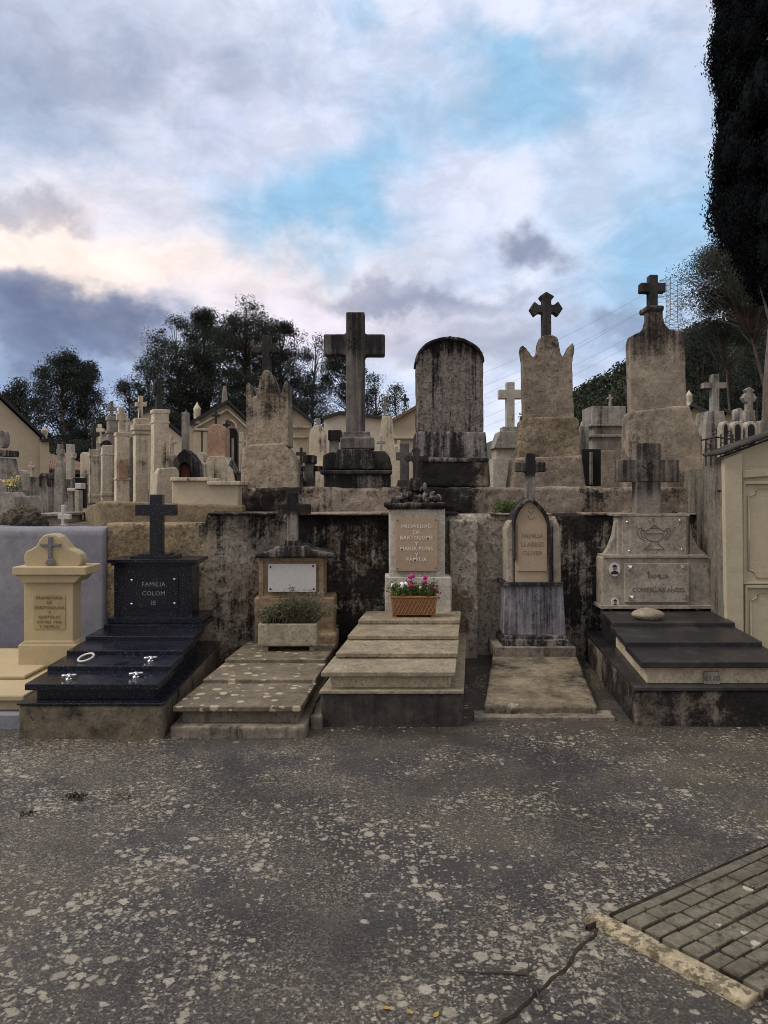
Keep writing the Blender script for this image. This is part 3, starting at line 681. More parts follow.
# --- tomb 3: terrazzo steps, PROPIEDAD plaque
T = thing('stepped_tomb', 'tall pale stepped tomb on a dark cement base, with a lettered pink stone plaque', 'tomb', (.15, 6.0, 0))
sh = .115; y0 = 5.2
bm = geo(); bx(bm, -.43, .535, 5.20, 7.35, -.1, .222, sh, y0); part(T, 'base', bm, 'base3', rough=(.018,.005,4))
bm = geo(); bx(bm, -.435, .54, 5.19, 7.35, .223, .247, sh, y0); part(T, 'ledge', bm, 'slab3', .005)
bm = geo(); bx(bm, -.375, .445, 5.27, 7.05, .247, .332, sh, y0); bx(bm, -.35, .435, 5.66, 7.05, .332, .385, sh, y0); bx(bm, -.33, .43, 6.14, 7.05, .385, .425, sh, y0); bx(bm, -.32, .43, 6.65, 7.05, .425, .46, sh, y0); part(T, 'tomb_side', bm, 'cream5', .004)
for ya, yb, zt, xl, xr in ((5.2,5.7,.371,-.425,.482),(5.61,6.17,.411,-.40,.49),(6.09,6.65,.449,-.39,.487),(6.59,7.08,.487,-.38,.492)):
    bm = geo(); bx(bm, xl, xr, ya, yb, zt-.033, zt, sh, y0); part(T, 'slab', bm, 'slab3', .005)
dh = 7.04
bm = geo(); pb(bm, 385, 452, 577, 613, dh, .34); part(T, 'plinth', bm, 'stele3', rough=(.016,.008,4))
bm = geo(); pb(bm, 389, 445, 506, 578.5, dh+.03, .28); hs = part(T, 'headstone', bm, 'stele3', rough=(.014,.006,4))
bm = geo(); pb(bm, 384, 447, 503, 507, dh-.03, .42); pb(bm, 387, 445, 507, 509.5, dh, .36); part(T, 'cornice', bm, 'black', rough=(.010,.006,6))
bm = geo(); random.seed(5)
for i in range(46):   # carved stone wreath and leaves, crumbling
    a = random.random(); x = PX(392+48*a, dh+.1); z = PZ(502.5-random.random()*(15*math.exp(-((a-.55)/.3)**2)+4), dh)
    bmesh.ops.create_icosphere(bm, subdivisions=1, radius=random.uniform(.016,.034), matrix=Matrix.Translation((x, dh+.1+random.uniform(-.06,.08), z)) @ Matrix.Rotation(random.random()*3, 4, 'Y') @ Matrix.Diagonal((1.5,.9,.7,1)))
part(T, 'carved_wreath', bm, 'black', rough=(.008,.006,14))
bm = geo(); pb(bm, 395.5, 437.5, 518, 571, dh-.008, .04); pq = part(T, 'plaque', bm, 'plaque3', .002)
letters(pq, ['PROPIEDAD','DE','BARTOLOME','Y','MARIA PONS','Y','FAMILIA'], 416.5, dh-.010, [524,530,535.2,541.2,546.2,552.5,557], .049, 'whitepaint', depth=.001, bold=.0006, spacing=1.08)
screws(pq, [(397.5,520.5),(435.5,520),(397.5,568.5),(435.5,568)], dh-.010, .006, 'ink')
# flower box
dp = 6.72
T = thing('flower_planter', 'terracotta lattice planter of magenta and white flowers', 'planter', (PX(414,dp), dp, .487))
X0, X1 = PX(391,dp), PX(437,dp); zb, zt = .508, PZ(598,dp)
bm = geo(); ext(bm, [(X0+.012, zb), (X1-.012, zb), (X1, zt), (X0, zt)], dp, dp+.15); part(T, 'box', bm, 'terra', .004)
bm = geo(); bx(bm, X0-.006, X1+.006, dp-.008, dp+.158, zt, zt+.014); part(T, 'rim', bm, 'terra', .003)
bm = geo(); n = 11
bx(bm, X0+.02, X1-.02, dp-.0025, dp+.002, zb+.012, zt-.008); part(T, 'lattice_ground', bm, 'terra_shade', 0)
bm = geo(); h = zt-zb-.02
for i in range(n):
    for s in (1, -1):
        xa = X0+.02+(X1-X0-.04)*i/n; xb = xa+(X1-X0-.04)/n
        if s < 0: xa, xb = xb, xa
        for zz in (zb+.012, zb+.012+h/2): tube(bm, [(xa, dp-.003, zz), (xb, dp-.003, zz+h/2)], .0032, 4)
part(T, 'lattice', bm, 'terra', 0)
for xx in (X0+.01, X1-.05):
    bm = geo(); bx(bm, xx, xx+.04, dp+.01, dp+.14, .487, zb+.002); part(T, 'foot', bm, 'terra', .003)
Cc = []; bm = geo()
def bloom(x, y, z, r, mat):
    bm = geo(); r *= 1.35
    for k in range(7):
        a = random.random()*6.3; e = random.uniform(-.5, 1); v = Vector((math.cos(a)*math.cos(e), math.sin(a)*math.cos(e)*.8, math.sin(e)))*r*.6
        bmesh.ops.create_icosphere(bm, subdivisions=2, radius=r*.62, matrix=Matrix.Translation(Vector((x,y,z))+v) @ Matrix.Rotation(a, 4, 'Z') @ Matrix.Diagonal((1,.45,1,1)))
    part(T, 'blossom', bm, mat, 0, smooth=True)
for i in range(80):
    x = random.uniform(X0, X1); y = dp+random.uniform(.02, .13); k = (x-X0)/(X1-X0)
    h = random.uniform(.03, .13); p2 = Vector((x+random.uniform(-.02,.04), y+random.uniform(-.05,.03), zt+h))
    tube(bm, [(x, y, zt-.01), p2], [.003, .0015], 4)
    for j in range(16): Cc.append(p2+Vector((random.gauss(0,.016), random.gauss(0,.016), random.gauss(-.022,.022))))
for px_, py_, r, mt in ((411.5,577,.022,'petal_p'),(410,583,.018,'petal_p'),(426.5,578,.020,'petal_p'),(424.5,582,.016,'petal_p'),(410.5,586,.022,'petal_r'),(404,585.5,.026,'petal_w'),(391.5,586,.018,'petal_w'),(434.5,588.5,.016,'petal_p'),(429,587.5,.013,'petal_r'),(421,588,.012,'petal_w'),(437,592,.011,'petal_p')):
    p = P(px_, py_, dp+random.uniform(0,.08)); tube(bm, [(p.x*.6+.4*PX(414,dp), dp+.07, zt), p], [.003,.002], 4); bloom(p.x, p.y, p.z, r, mt)
part(T, 'stems', bm, 'green', 0); leafmesh('leaves', Cc, RNG.uniform(.014, .03, len(Cc)), 'green', T, .6)

# --- tomb 4: gothic headstone over flat sandy slab
T = thing('gothic_tomb', 'gothic arched headstone with dark cross over a blue grey marble box and flat sandy slab', 'tomb', (1.3, 6.3, 0))
bm = geo(); v = [bm.verts.new(c) for c in ((.705,5.42,.0),(1.505,5.42,.0),(1.735,6.95,.0),(.985,6.95,.0),(.705,5.42,.085),(1.505,5.42,.075),(1.735,6.95,.115),(.985,6.95,.115))]
for f in ((0,3,2,1),(4,5,6,7),(0,1,5,4),(1,2,6,5),(2,3,7,6),(3,0,4,7)): bm.faces.new([v[i] for i in f])
bmesh.ops.subdivide_edges(bm, edges=bm.edges, cuts=3, use_grid_fill=True)
part(T, 'slab', bm, 'slab4', rough=(.014,.009,3))
bm = geo(); bx(bm, .62, 1.60, 5.33, 5.5, -.06, .028, .1, 5.33); part(T, 'base', bm, 'curb', rough=(.013,.008,4))
bm = geo(); pb(bm, 495, 577, 647.5, 661, 6.86, .5); part(T, 'step', bm, 'curb', rough=(.014,.007,4))
bm = geo(); pb(bm, 502.5, 570, 640, 648, 6.92, .4); pb(bm, 505, 568, 636, 640.3, 6.95, .4); part(T, 'dark_step', bm, 'black', .006)
dh = 7.02
bm = geo(); pe(bm, [(506,585),(563,585),(566,636.3),(504,636.3)], dh, .32); part(T, 'box', bm, 'box4', .006)
bm = geo(); pb(bm, 503, 564.5, 582.5, 586, dh-.04, .38); part(T, 'ledge', bm, 'black', rough=(.010,.006,5))
bm = geo(); pe(bm, [(506.5,583),(506.5,530),(509,523),(514,519),(518,519),(552,519),(555,516),(557,520),(560,528),(561.5,583)], dh+.05, .24); hs = part(T, 'headstone', bm, 'stele4', .008)
bm = geo()
pe(bm, [(507,583),(507,528),(509,524),(513,526),(513,583)], dh+.012, .1); part(T, 'pinnacle', bm, 'stele4', .008); bm = geo(); pe(bm, [(553,583),(553,526),(556,519),(559.5,528),(560.5,583)], dh+.012, .1); part(T, 'pinnacle', bm, 'stele4', .008)
bm = geo()
L_ = [(515.5,522),(517,516),(520,510),(524,505),(530,500.5)]; R_ = [(536,505),(541,510.5),(545,517),(547.5,524)]
outer = [(515.5,583)]+L_+R_+[(548.5,583)]; pe(bm, outer, dh+.005, .1); part(T, 'arch_panel', bm, 'plaque4', .003)
bm = geo(); rim = L_+R_
rim_o = [(513,524),(514.5,515),(518,507.5),(523,502),(530.5,496.5),(538,502),(544,508.5),(548.5,516),(551,526)]
for i in range(8):
    a, b, c, d_ = rim[i], rim[i+1], rim_o[i+1], rim_o[i]; pe(bm, [a, b, c, d_], dh-.035, .3)
pe(bm, [(547.5,523),(551.5,525),(552.5,583),(549,583)], dh-.03, .2); pe(bm, [(513,524),(515.5,522),(515.5,560),(514.2,560)], dh-.03, .2)
part(T, 'arch_rim', bm, 'black', rough=(.008,.004,6))
bm = geo(); pb(bm, 517.5, 547, 524, 571, dh-.008, .014); pq = part(T, 'plaque', bm, 'plaque4', .001)
letters(pq, ['FAMILIA','LLABRES','OLIVER'], 532.5, dh-.0095, [533,541.5,550], .056, 'inkfaint', depth=.001, spacing=1.0)
bm = geo()
for pts in ([(528,508),(534,508)],[(528.5,511),(531,514),(534,510.5)],[(528,516),(529.5,519),(533,519),(534.5,517)]): tube(bm, [P(a, b, dh+.004) for a, b in pts], .0035, 5)
part(T, 'carved_mark', bm, 'inkfaint', 0)
bm = geo(); pe(bm, crosspts(516,546,453,499.5,526,535.6,462,472), dh+.08, .09); part(T, 'cross', bm, 'cross4', rough=(.009,.004,5), label='dark stone cross standing on the arch')

# --- tomb 5: dark slabs, chi-rho cross
T = thing('family_tomb', 'dark slabbed tomb with engraved urn plate, portrait medallions and broad stone cross', 'tomb', (2.4, 6.2, 0))
sh = .13; y0 = 5.22
bm = geo(); bx(bm, 1.70, 2.95, 5.22, 7.3, -.1, .238, .1, y0); part(T, 'base', bm, 'base5', rough=(.016,.007,5))
bm = geo(); bx(bm, 1.695, 2.96, 5.21, 7.3, .239, .266, .1, y0); part(T, 'ledge', bm, 'slab5', .004)
bm = geo(); bx(bm, 1.80, 2.72, 5.31, 7.06, .266, .385, sh, y0); bx(bm, 1.79, 2.72, 5.8, 7.06, .385, .425, sh, y0); bx(bm, 1.79, 2.72, 6.42, 7.06, .425, .46, sh, y0); part(T, 'tomb_side', bm, 'cream5', .005)
bm = geo(); pb(bm, 704.5, 720, 672, 684, 5.29, .02); nb = part(T, 'number_plate', bm, 'stele5', .001)
letters(nb, ['6110'], 712.2, 5.288, [675], .05, 'inkgrey', depth=.001)
for ya, yb, zt, xl in ((5.25,5.84,.430,1.749),(5.757,6.45,.465,1.735),(6.39,7.04,.50,1.738)):
    bm = geo(); bx(bm, xl, xl+1.025, ya, yb, zt-.045, zt, sh, y0); part(T, 'slab', bm, 'slab5', .006)
bm = geo(); bx(bm, 1.965, 2.0, 6.55, 6.95, .27, .47); part(T, 'side_post', bm, 'slab5', .003)
dh = 7.0
bm = geo(); pb(bm, 602, 711, 557, 608, dh, .2); hs = part(T, 'headstone', bm, 'stele5', rough=(.014,.004,4))
bm = geo(); pb(bm, 604, 708, 555, 558, dh-.02, .22); pb(bm, 601, 713, 605.5, 609, dh-.03, .25); part(T, 'ledge', bm, 'stele5', .004)
bm = geo(); pb(bm, 617, 689, 515.5, 555.3, dh+.04, .14); part(T, 'upper_headstone', bm, 'stele5', rough=(.012,.004,4))
bm = geo(); pb(bm, 616, 690, 514, 516.5, dh+.02, .28); part(T, 'top_ledge', bm, 'stele5', .004)
for s, xs_ in ((1, [(690,521),(692.5,535),(698,547),(706,553.5),(706,555),(689.5,555)]), (-1, [(616,521),(613.5,535),(609,547),(604.5,553.5),(604.5,555),(616.5,555)])):
    bm = geo(); pe(bm, xs_, dh+.06, .08); part(T, 'scroll', bm, 'stele5', .008)
bm = geo(); pb(bm, 622.5, 686.5, 516.8, 555.6, dh+.015, .03); pu = part(T, 'urn_plate', bm, 'stele5', .002)
screws(pu, [(627,522),(680,520.5),(629.5,551),(682,549.5)], dh+.01, .012)
bm = geo(); D = dh+.013; r = .0034
curves = [arcpts(654, 533.5, 9.5, 8, 180, 360, 12), [(644.5,533.5),(663.5,533.5)], [(646,531),(648,529),(652,528),(657,528),(661,529),(662.5,531)], [(650,528),(654,525),(658.5,528)],
  [(651,541.5),(650,544),(645,548),(644,549.5),(664,549.5),(663,548),(658,544),(657.5,541.5)], [(644.5,532),(641,527.5),(638,529),(637.5,534),(640,538),(644,540)], [(663.5,532),(667,527.5),(670,529),(670.5,534),(668,538),(664,540)],
  [(646,531),(642,529.5),(640.5,532),(641.5,536),(645,538.5)], [(662.5,531),(666,529.5),(667.5,532),(666.5,536),(663,538.5)]]
for c in curves: tube(bm, [P(a, b, D) for a, b in c], r, 5)
part(pu, 'engraved_urn', bm, 'inkgrey', 0)
bm = geo(); pb(bm, 625, 689, 563.5, 602.5, dh-.03, .035); pq = part(T, 'plaque', bm, 'stele5', .003)
letters(pq, ['FAMILIA','CONTELLAR ANDIS'], 658, dh-.032, [573.5,587], .055, 'inkgrey', depth=.001, spacing=.95)
screws(pq, [(630,568),(683.5,566.5),(631.5,598),(684.5,596.5)], dh-.031, .022, pyramid=True)
for (px_, py_, w) in ((614.8,569.5,5.6),(615.3,603,4.2)):
    bm = geo(); pe(bm, arcpts(px_, py_, w, w*1.25, 0, 342, 19), dh-.012, .012); md = part(T, 'portrait_medallion', bm, 'white', .001)
    bm = geo(); pe(bm, arcpts(px_, py_-w*.25, w*.36, w*.48, 0, 340, 17), dh-.0145, .004); part(md, 'face', bm, 'inkfaint', 0)
    bm = geo(); pe(bm, [(px_-w*.7,py_+w*.85),(px_-w*.6,py_+w*.45),(px_-w*.2,py_+w*.25),(px_+w*.2,py_+w*.25),(px_+w*.6,py_+w*.45),(px_+w*.7,py_+w*.85)], dh-.0145, .003); pe(bm, arcpts(px_, py_-w*.45, w*.42, w*.42, 0, 180, 10), dh-.0155, .003); part(md, 'portrait_figure', bm, 'iron', 0)
bm = geo(); pe(bm, crosspts(618,679,443,515,636,661,459.5,482), dh+.10, .12); cr = part(T, 'cross', bm, 'cross5', .006)
bm = geo(); pb(bm, 638, 659, 460, 481, dh+.088, .015); part(T, 'cross_tile', bm, 'cross5', .003)
bm = geo(); D = dh+.086
for pts in ([(648.5,462.5),(648.5,479)],[(642,465),(655,477)],[(655,465),(642,477)],[(648.5,463),(652,463.5),(653,466),(651,468.5),(648.5,469)]): tube(bm, [P(a, b, D) for a, b in pts], .0035, 5)
part(cr, 'monogram', bm, 'darkcross', 0)
zr = .50; dr = 6.55
bm = geo(); bmesh.ops.create_icosphere(bm, subdivisions=4, radius=1, matrix=Matrix.Translation((PX(648,dr), dr, zr+.04)) @ Matrix.Diagonal((.135,.09,.055,1)))
for v in bm.verts: v.co += (v.co-Vector((PX(648,dr), dr, zr+.04)))*.22*noise.noise(v.co*7)
solo('stone', bm, 'rock', 'rounded tan stone resting on the top dark slab of the urn plate tomb', 'stone', (PX(648,dr), dr, zr), bevel=0, smooth=True)

# ------------------------------------------------------------------ mausoleum on the right
T = thing('mausoleum', 'yellow cream mausoleum with moulded panels and dark roof edge at the right', 'mausoleum', (3.6, 6.9, 0))
dm = 6.62
bm = geo(); X0 = PX(724, dm)
v = [bm.verts.new(c) for c in ((X0,dm,-.1),(5.6,dm,-.1),(5.9,9.5,-.1),(X0+.33,9.5,-.1),(X0,dm,1.80),(5.6,dm,1.80),(5.9,9.5,1.80),(X0+.33,9.5,1.80))]
for f in ((0,3,2,1),(4,5,6,7),(0,1,5,4),(1,2,6,5),(2,3,7,6)): bm.faces.new([v[i] for i in f])
zl = PZ(457, dm); ext(bm, [(X0,1.801),(5.6,1.801),(5.6,zl+(5.6-X0)*.37),(X0,zl)], dm, dm+.16)
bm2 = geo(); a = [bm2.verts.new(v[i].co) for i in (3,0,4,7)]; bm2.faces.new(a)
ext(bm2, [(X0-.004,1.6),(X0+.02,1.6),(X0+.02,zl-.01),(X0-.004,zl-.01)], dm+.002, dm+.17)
part(T, 'wall', bm, 'maus', 0)
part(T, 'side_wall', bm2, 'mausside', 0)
def mp(x, y, z0_, k=0): return (x, z0_)
def ridgez(px): return PZ(456, dm)+(PX(px,dm)-X0)*.575
bm = geo(); pe(bm, [(724,459),(742.5,452),(744,642),(727,642)], dm-.045, .06); part(T, 'pilaster', bm, 'maus', .006)
bm = geo(); pe(bm, [(742.8,478),(800,474),(800,466.5),(742.8,470.5)], dm-.03, .05); part(T, 'lintel', bm, 'maus', .004)
def mould(pts_list, d):
    bm = geo()
    for pts in pts_list: tube(bm, [P(a, b, d) for a, b in pts], .007, 5)
    return bm
for (xa, xb, ya, yb, nm) in ((743.5, 812, 484, 582, 1), (745.5, 812, 588, 690, 2)):
    bm = geo()
    for seg_ in ((xa,xb,ya-2.5,ya),(xa,xb,yb,yb+2.2),(xa-.2,xa+2.2,ya,yb)): pb(bm, *seg_, dm-.025, .05)
    part(T, 'panel_frame', bm, 'maus', .003)
    c = 8; path = [(xb, ya+4), (xa+5+c, ya+4)]+arcpts(xa+5, ya+4, c, c, 0, -90, 8)+[(xa+5, yb-4-c)]+arcpts(xa+5, yb-4, c, c, 90, 0, 8)+[(xb, yb-4)]
    part(T, 'panel_moulding', mould([path], dm-.004), 'maus', 0, smooth=True)
bm = geo(); v = []
for px_, y_ in ((714,458),(830,415)):
    for dd, dz in ((dm-.10,.01),(dm-.10,.045),(dm+.24,.05),(dm+.24,.01)):
        q = P(px_, y_, dm); v.append(bm.verts.new((q.x, dd, q.z+dz)))
for f in ((0,1,2,3),(7,6,5,4),(0,4,5,1),(1,5,6,2),(2,6,7,3),(3,7,4,0)): bm.faces.new([v[i] for i in f])
part(T, 'roof_edge', bm, 'base3', rough=(.02,.012,4))

# ------------------------------------------------------------------ tall monuments on the terrace
def mon(name, label, cat, px, d, group=None, rot=0, py=505):
    return thing(name, label, cat, (PX(px, d), d, PZ(py, d)), group, rot)
D1 = 7.9
T = mon('obelisk', 'tall buff plaster obelisk with horned shoulders and a dark budded cross', 'monument', 268, D1)
bm = geo(); pe(bm, [(239,520),(240,498),(241,470),(243.5,449),(246,445),(283,443),(288,449),(295,460),(298,474),(300,500),(304,520)], D1, .5); part(T, 'lower_block', bm, 'obelisk', rough=(.015,.008,3,1))
bm = geo(); pe(bm, [(246,446),(246.3,400),(246,384),(249,382.5),(251.5,388),(254.5,401),(257,392),(259.5,381),(262,373),(265,369.5),(268.5,369.5),(271.5,373),(274.5,382),(277.5,392),(280,398),(282,388),(285,381),(288,382),(288,386),(288.3,400),(288.6,446)], D1+.05, .38); part(T, 'shaft', bm, 'obelisk', rough=(.011,.005,3,2))
bm = geo(); pe(bm, [(258,374),(262.5,371.5),(262,352),(258,353.5),(252.5,352.5),(252,347),(257,346),(261,347),(262,340),(261.5,336),(265,334.5),(270,335.5),(270.5,340),(269.5,346),(274,345.5),(279,347.5),(279,352),(274,353.5),(269.5,352),(270.5,371.5),(274,375)], D1+.15, .11); part(T, 'cross', bm, 'darkcross', rough=(.008,.003,6))
T = mon('great_cross', 'largest plain concrete cross, standing on a blackened stepped pedestal', 'monument', 356, D1)
bm = geo(); ext(bm, [(PX(x,D1),PZ(y,D1)) for x, y in crosspts(323,385,309.5,434,345.5,364.5,332,353)], D1+.1, D1+.30); cr = part(T, 'cross', bm, 'bigcross', rough=(.013,.004,5,3))
bm = geo(); D = D1+.098
for pts in ([(352.5,337),(352.5,350)],[(348,339),(357.5,349)],[(357.5,339),(348,349)],[(352.5,337),(355.5,337.5),(356,340),(352.5,342)]): tube(bm, [P(a, b, D) for a, b in pts], .005, 5)
part(cr, 'monogram', bm, 'darkcross', 0)
bm = geo(); pb(bm, 343, 370, 431.5, 437, D1+.03, .34); pb(bm, 340, 374, 437, 449, D1-.01, .42); part(T, 'plinth', bm, 'bigcross', rough=(.013,.006,5,4))
bm = geo(); pe(bm, [(337,449),(371,449),(376,469.5),(334,469.5)], D1-.12, .6); part(T, 'pedestal_block', bm, 'black', rough=(.015,.008,4,5))
for pts in ([(322,470),(323,455),(330,452),(340,452),(340,470)], [(372,470),(370,451),(385,451),(390,457),(393,470)]):
    bm = geo(); pe(bm, pts, D1-.06, .5); part(T, 'wing', bm, 'darkcross', rough=(.015,.008,4,6))
bm = geo(); pb(bm, 320, 392, 470, 474.5, D1-.2, .75); part(T, 'slab', bm, 'darkcross', rough=(.014,.008,4))
bm = geo(); pb(bm, 323.5, 390.5, 474, 500, D1-.15, .66); part(T, 'pedestal', bm, 'black', rough=(.015,.01,4,7))
T = mon('arched_stele', 'massive round topped grey plaster stele with black rain streaks, right of the great cross', 'monument', 450, D1)
bm = geo(); pe(bm, [(417,433)]+[(416.7,361)]+arcpts(450,361,33.3,23,178,2)+[(483.6,361),(483.7,433)], D1+.08, .42); part(T, 'shaft', bm, 'arched', rough=(.016,.009,4,8))
bm = geo(); A = arcpts(450,362,35,26,180,0,16); Bq = arcpts(450,362,32.3,22.5,180,0,16)
for i in range(16): pe(bm, [A[i], A[i+1], Bq[i+1], Bq[i]], D1+.03, .52)
part(T, 'arched_rim', bm, 'black', rough=(.013,.006,5,9))
bm = geo(); pe(bm, [(416,431.5),(486,431.5),(488,461),(414,461)], D1-.02, .6); part(T, 'plinth', bm, 'archblk', rough=(.016,.01,4,10))
bm = geo(); pe(bm, [(420,461),(489,461),(491,487),(418,487)], D1-.08, .65); part(T, 'base', bm, 'upper', rough=(.018,.014,4,11))
bm = geo(); pb(bm, 422, 489, 457.5, 462.5, D1-.09, .66); part(T, 'ledge', bm, 'black', rough=(.014,.01,4,11))
T = mon('horned_stele', 'brown buff stele with two horned shoulders and a flared dark cross, exposed masonry band below', 'monument', 548, D1)
bm = geo(); pe(bm, [(524,420),(523,390),(522.3,362),(520.5,350),(522.2,344),(527,348.5),(534,358),(537.5,351),(538,344),(540.5,337),(545,335),(553,335),(557.5,337),(559.5,344),(560.5,352),(564,358),(569,347),(573.5,342),(574.5,350),(572.6,362),(573,390),(575,420)], D1+.08, .13); part(T, 'shaft', bm, 'horned', rough=(.012,.006,3,12))
bm = geo(); pe(bm, [(519.5,432),(520.5,421),(526,417.5),(574,416),(579,419),(580,432),(582,458),(516,462)], D1, .2); part(T, 'masonry_band', bm, 'masonry', rough=(.014,.014,5,13))
bm = geo(); pe(bm, [(516,458),(582,455),(586,483),(592,500),(597,514),(508,514),(513,483)], D1-.12, .42); part(T, 'base', bm, 'horned', rough=(.016,.016,3,14))
bm = geo(); pe(bm, crosspts(530,563,291.5,337,542.7,551.3,304.5,312.5,'f',.75), D1+.13, .1); part(T, 'cross', bm, 'darkcross', rough=(.008,.003,6))
T = mon('bottle_stele', 'tallest brown plaster stele with a bottle neck and a small dark cross, at the right', 'monument', 660, D1)
bm = geo(); pe(bm, [(631,413),(630,380),(629.2,342),(631,336.5),(636,333.5),(642,331.5),(646,327),(648,320),(648,307),(663,307),(663.5,318),(665,324),(669,328.5),(676,330),(682,330.5),(684.5,335),(685.5,370),(687,407)], D1+.08, .13); part(T, 'shaft', bm, 'bottle', rough=(.013,.006,3,15))
bm = geo(); pe(bm, [(628,418),(631,412),(640,411),(675,406),(690.5,406),(693,416),(697,426),(701,437),(702.5,460),(704,500),(626,500)], D1-.02, .22); part(T, 'lower_block', bm, 'bottle', rough=(.018,.016,3,16))
bm = geo(); pb(bm, 646.5, 664.5, 305, 310.5, D1+.06, .24); part(T, 'collar', bm, 'bottle', rough=(.012,.006,5))
bm = geo(); pe(bm, crosspts(641,666,274.5,307,649.5,658,282.5,292), D1+.13, .1); part(T, 'cross', bm, 'darkcross', rough=(.008,.003,6))

# ------------------------------------------------------------------ smaller monuments behind and between
def simple(name, label, cat, px, d, parts, group=None, rot=0, py=505, bev=.006):
    """parts: (part name, material, list of (points, depth offset, thickness))"""
    T = mon(name, label, cat, px, d, group, rot, py)
    for nm, mt, L in parts:
        bm = geo()
        for pts, dd, t in L: pe(bm, pts, d+dd, t)
        part(T, nm, bm, mt, bev)
    return T
def R4(x0, x1, y0, y1): return [(x0,y0),(x1,y0),(x1,y1),(x0,y1)]
def TR(x0, x1, y0, a0, a1, y1): return [(x0,y0),(x1,y0),(a1,y1),(a0,y1)]
simple('white_cross', 'pale stone cross on a stepped pedestal between the arched and horned stelae', 'cross', 508, 11, [
  ('cross','palestone',[(crosspts(499,522.5,382,427,506.6,514.7,389.5,398.5),.05,.14)]), ('pedestal','greystone',[(R4(503,518,426.5,431),-.02,.3),(TR(500,518,431,494,521,448),-.1,.5)]),
  ('base','palestone',[(R4(496,521,448,458.5),-.05,.45),(R4(493,523,458.5,506),-.1,.6)])])
simple('ornate_cross_monument', 'small dark cross with rounded arm ends just left of the arched stele', 'cross', 416, 7.62, [
  ('cross','darkcross',[(crosspts(404,429,446.5,484,413,419.5,456,461,'f',.5),0,.06)]), ('base','black',[(TR(411,421,478,408,426,490),-.03,.2)])], py=490)
simple('block_cross', 'grey block cross behind the small dark round armed cross', 'cross', 404, 8.4, [
  ('cross','greystone',[(crosspts(396,412,443,482,400,409,452,460),0,.12)]), ('base','greystone',[(TR(398,411,480,395,414,498),-.05,.3)])], py=498)
simple('post_monument', 'narrow dark capped post monument with a side arm, left of the great cross pedestal', 'monument', 309, 8.3, [
  ('post','greystone',[(R4(304.5,313.5,463,493),0,.25)]), ('cap','black',[(R4(303,314.5,455,463),-.03,.3)]), ('side_arm','black',[(R4(288,322,466,471),.02,.2)]), ('base','black',[(TR(303,315,487,299,318,500),-.05,.36)])], py=500)
simple('small_iron_cross', 'small dark cross at the right shoulder of the obelisk', 'cross', 300, 10, [
  ('cross','darkcross',[(crosspts(296,306,447.5,466,299.6,302.4,452,455.5),0,.05)]), ('base','greystone',[(TR(298,304,465,295,307,500),-.1,.3)])], py=500)
simple('iron_bracket', 'dark carved console beside the obelisk foot', 'bracket', 295, 8.1, [
  ('block','black',[([(288,470),(300,474),(306,482),(307,500),(303,500),(301,486),(292,478)],0,.12)])], py=500)
simple('round_gravestone', 'plain buff round topped gravestone behind the great cross', 'gravestone', 317, 12, [
  ('headstone','buff',[([(309,466),(309.5,438)]+arcpts(317.5,436,8,11,170,10,8)+[(325.5,438),(326,466)],0,.3)]), ('finial','greystone',[(R4(316,320,418,427),.1,.1)]), ('base','buff',[(R4(307,328,466,500),-.1,.5)])], py=500)
simple('capped_pillar', 'dark capped pillar close to the left of the great cross', 'monument', 333, 10, [
  ('pillar','greystone',[(R4(329,338,440,464),0,.3)]), ('cap','darkcross',[(R4(328,341,430,440),-.05,.4)]), ('base','greystone',[(R4(327,341,464,500),-.1,.5)])], py=500)
simple('white_obelisk', 'pale tapering obelisk with a small cross, right of the great cross', 'monument', 387, 13, [
  ('shaft','buff',[(TR(382,392,416,377,397,470),0,.35)]), ('cross','greystone',[(crosspts(381.5,388.5,396,417,383.7,386.2,403,405.5),.1,.06)]), ('base','buff',[(R4(374,399,470,500),-.1,.6)])], py=500)
simple('block_monument', 'square grey block monument with stepped ledges and tiny cross between two tall stelae', 'monument', 609, 10, [
  ('block','greystone',[(R4(592,626,406,424),0,.5),(R4(591,628,423.8,426),-.05,.6),(R4(593,626,426,434),.0,.5),(R4(590,629,434,437),-.06,.6),(R4(592,627,437,450),0,.5)]),
  ('base','horned',[([(592,450),(627,450),(628,510),(590,510)],-.12,.7)]), ('cross','greystone',[(crosspts(607.5,613,394,406,609.6,611.4,397,399),.2,.05)])], py=510)
simple('niche_gravestone', 'dark narrow niche with a pale post beside the horned stele', 'gravestone', 594, 9, [
  ('niche','dark',[(R4(582,601,449,486),.05,.2)]), ('post','greystone',[(R4(590.5,593,452,485),0,.05)]), ('headstone','greystone',[(R4(580,589,426,450),.1,.2)])], py=490)
simple('tiered_cross', 'grey stone cross on a stacked tapering pedestal, right of the tallest stele', 'cross', 716, 11, [
  ('cross','greystone',[(crosspts(704,727,374,411.5,712.5,719.5,382.5,388),.1,.12)]), ('pedestal','greystone',[([(708,411),(724,411),(726,422),(724,432),(730,446),(727,470),(702,470),(705,440),(706,424)],0,.4)])], py=470)
simple('ornate_white_cross', 'ornate pale cross on a slender pedestal near the cypress trunk', 'cross', 750, 12, [
  ('cross','greystone',[(crosspts(743,757,387,411,747.5,753,395,400.5,'f',.7),.1,.12)]), ('pedestal','greystone',[(TR(746,755,410,743,758,445),0,.4)])], py=445)
simple('angel_statuette', 'small pale yellow figure shaped statuette against the right side of the tallest stele', 'statue', 698, 11.5, [
  ('figure','cream',[([(697,424),(699,423),(701,425),(700.5,428),(703,431),(704,440),(703,446),(694,446),(695,436),(695.5,430),(697.5,428)],0,.12)]), ('base','greystone',[(R4(693,705,446,470),0,.25)])], py=470)
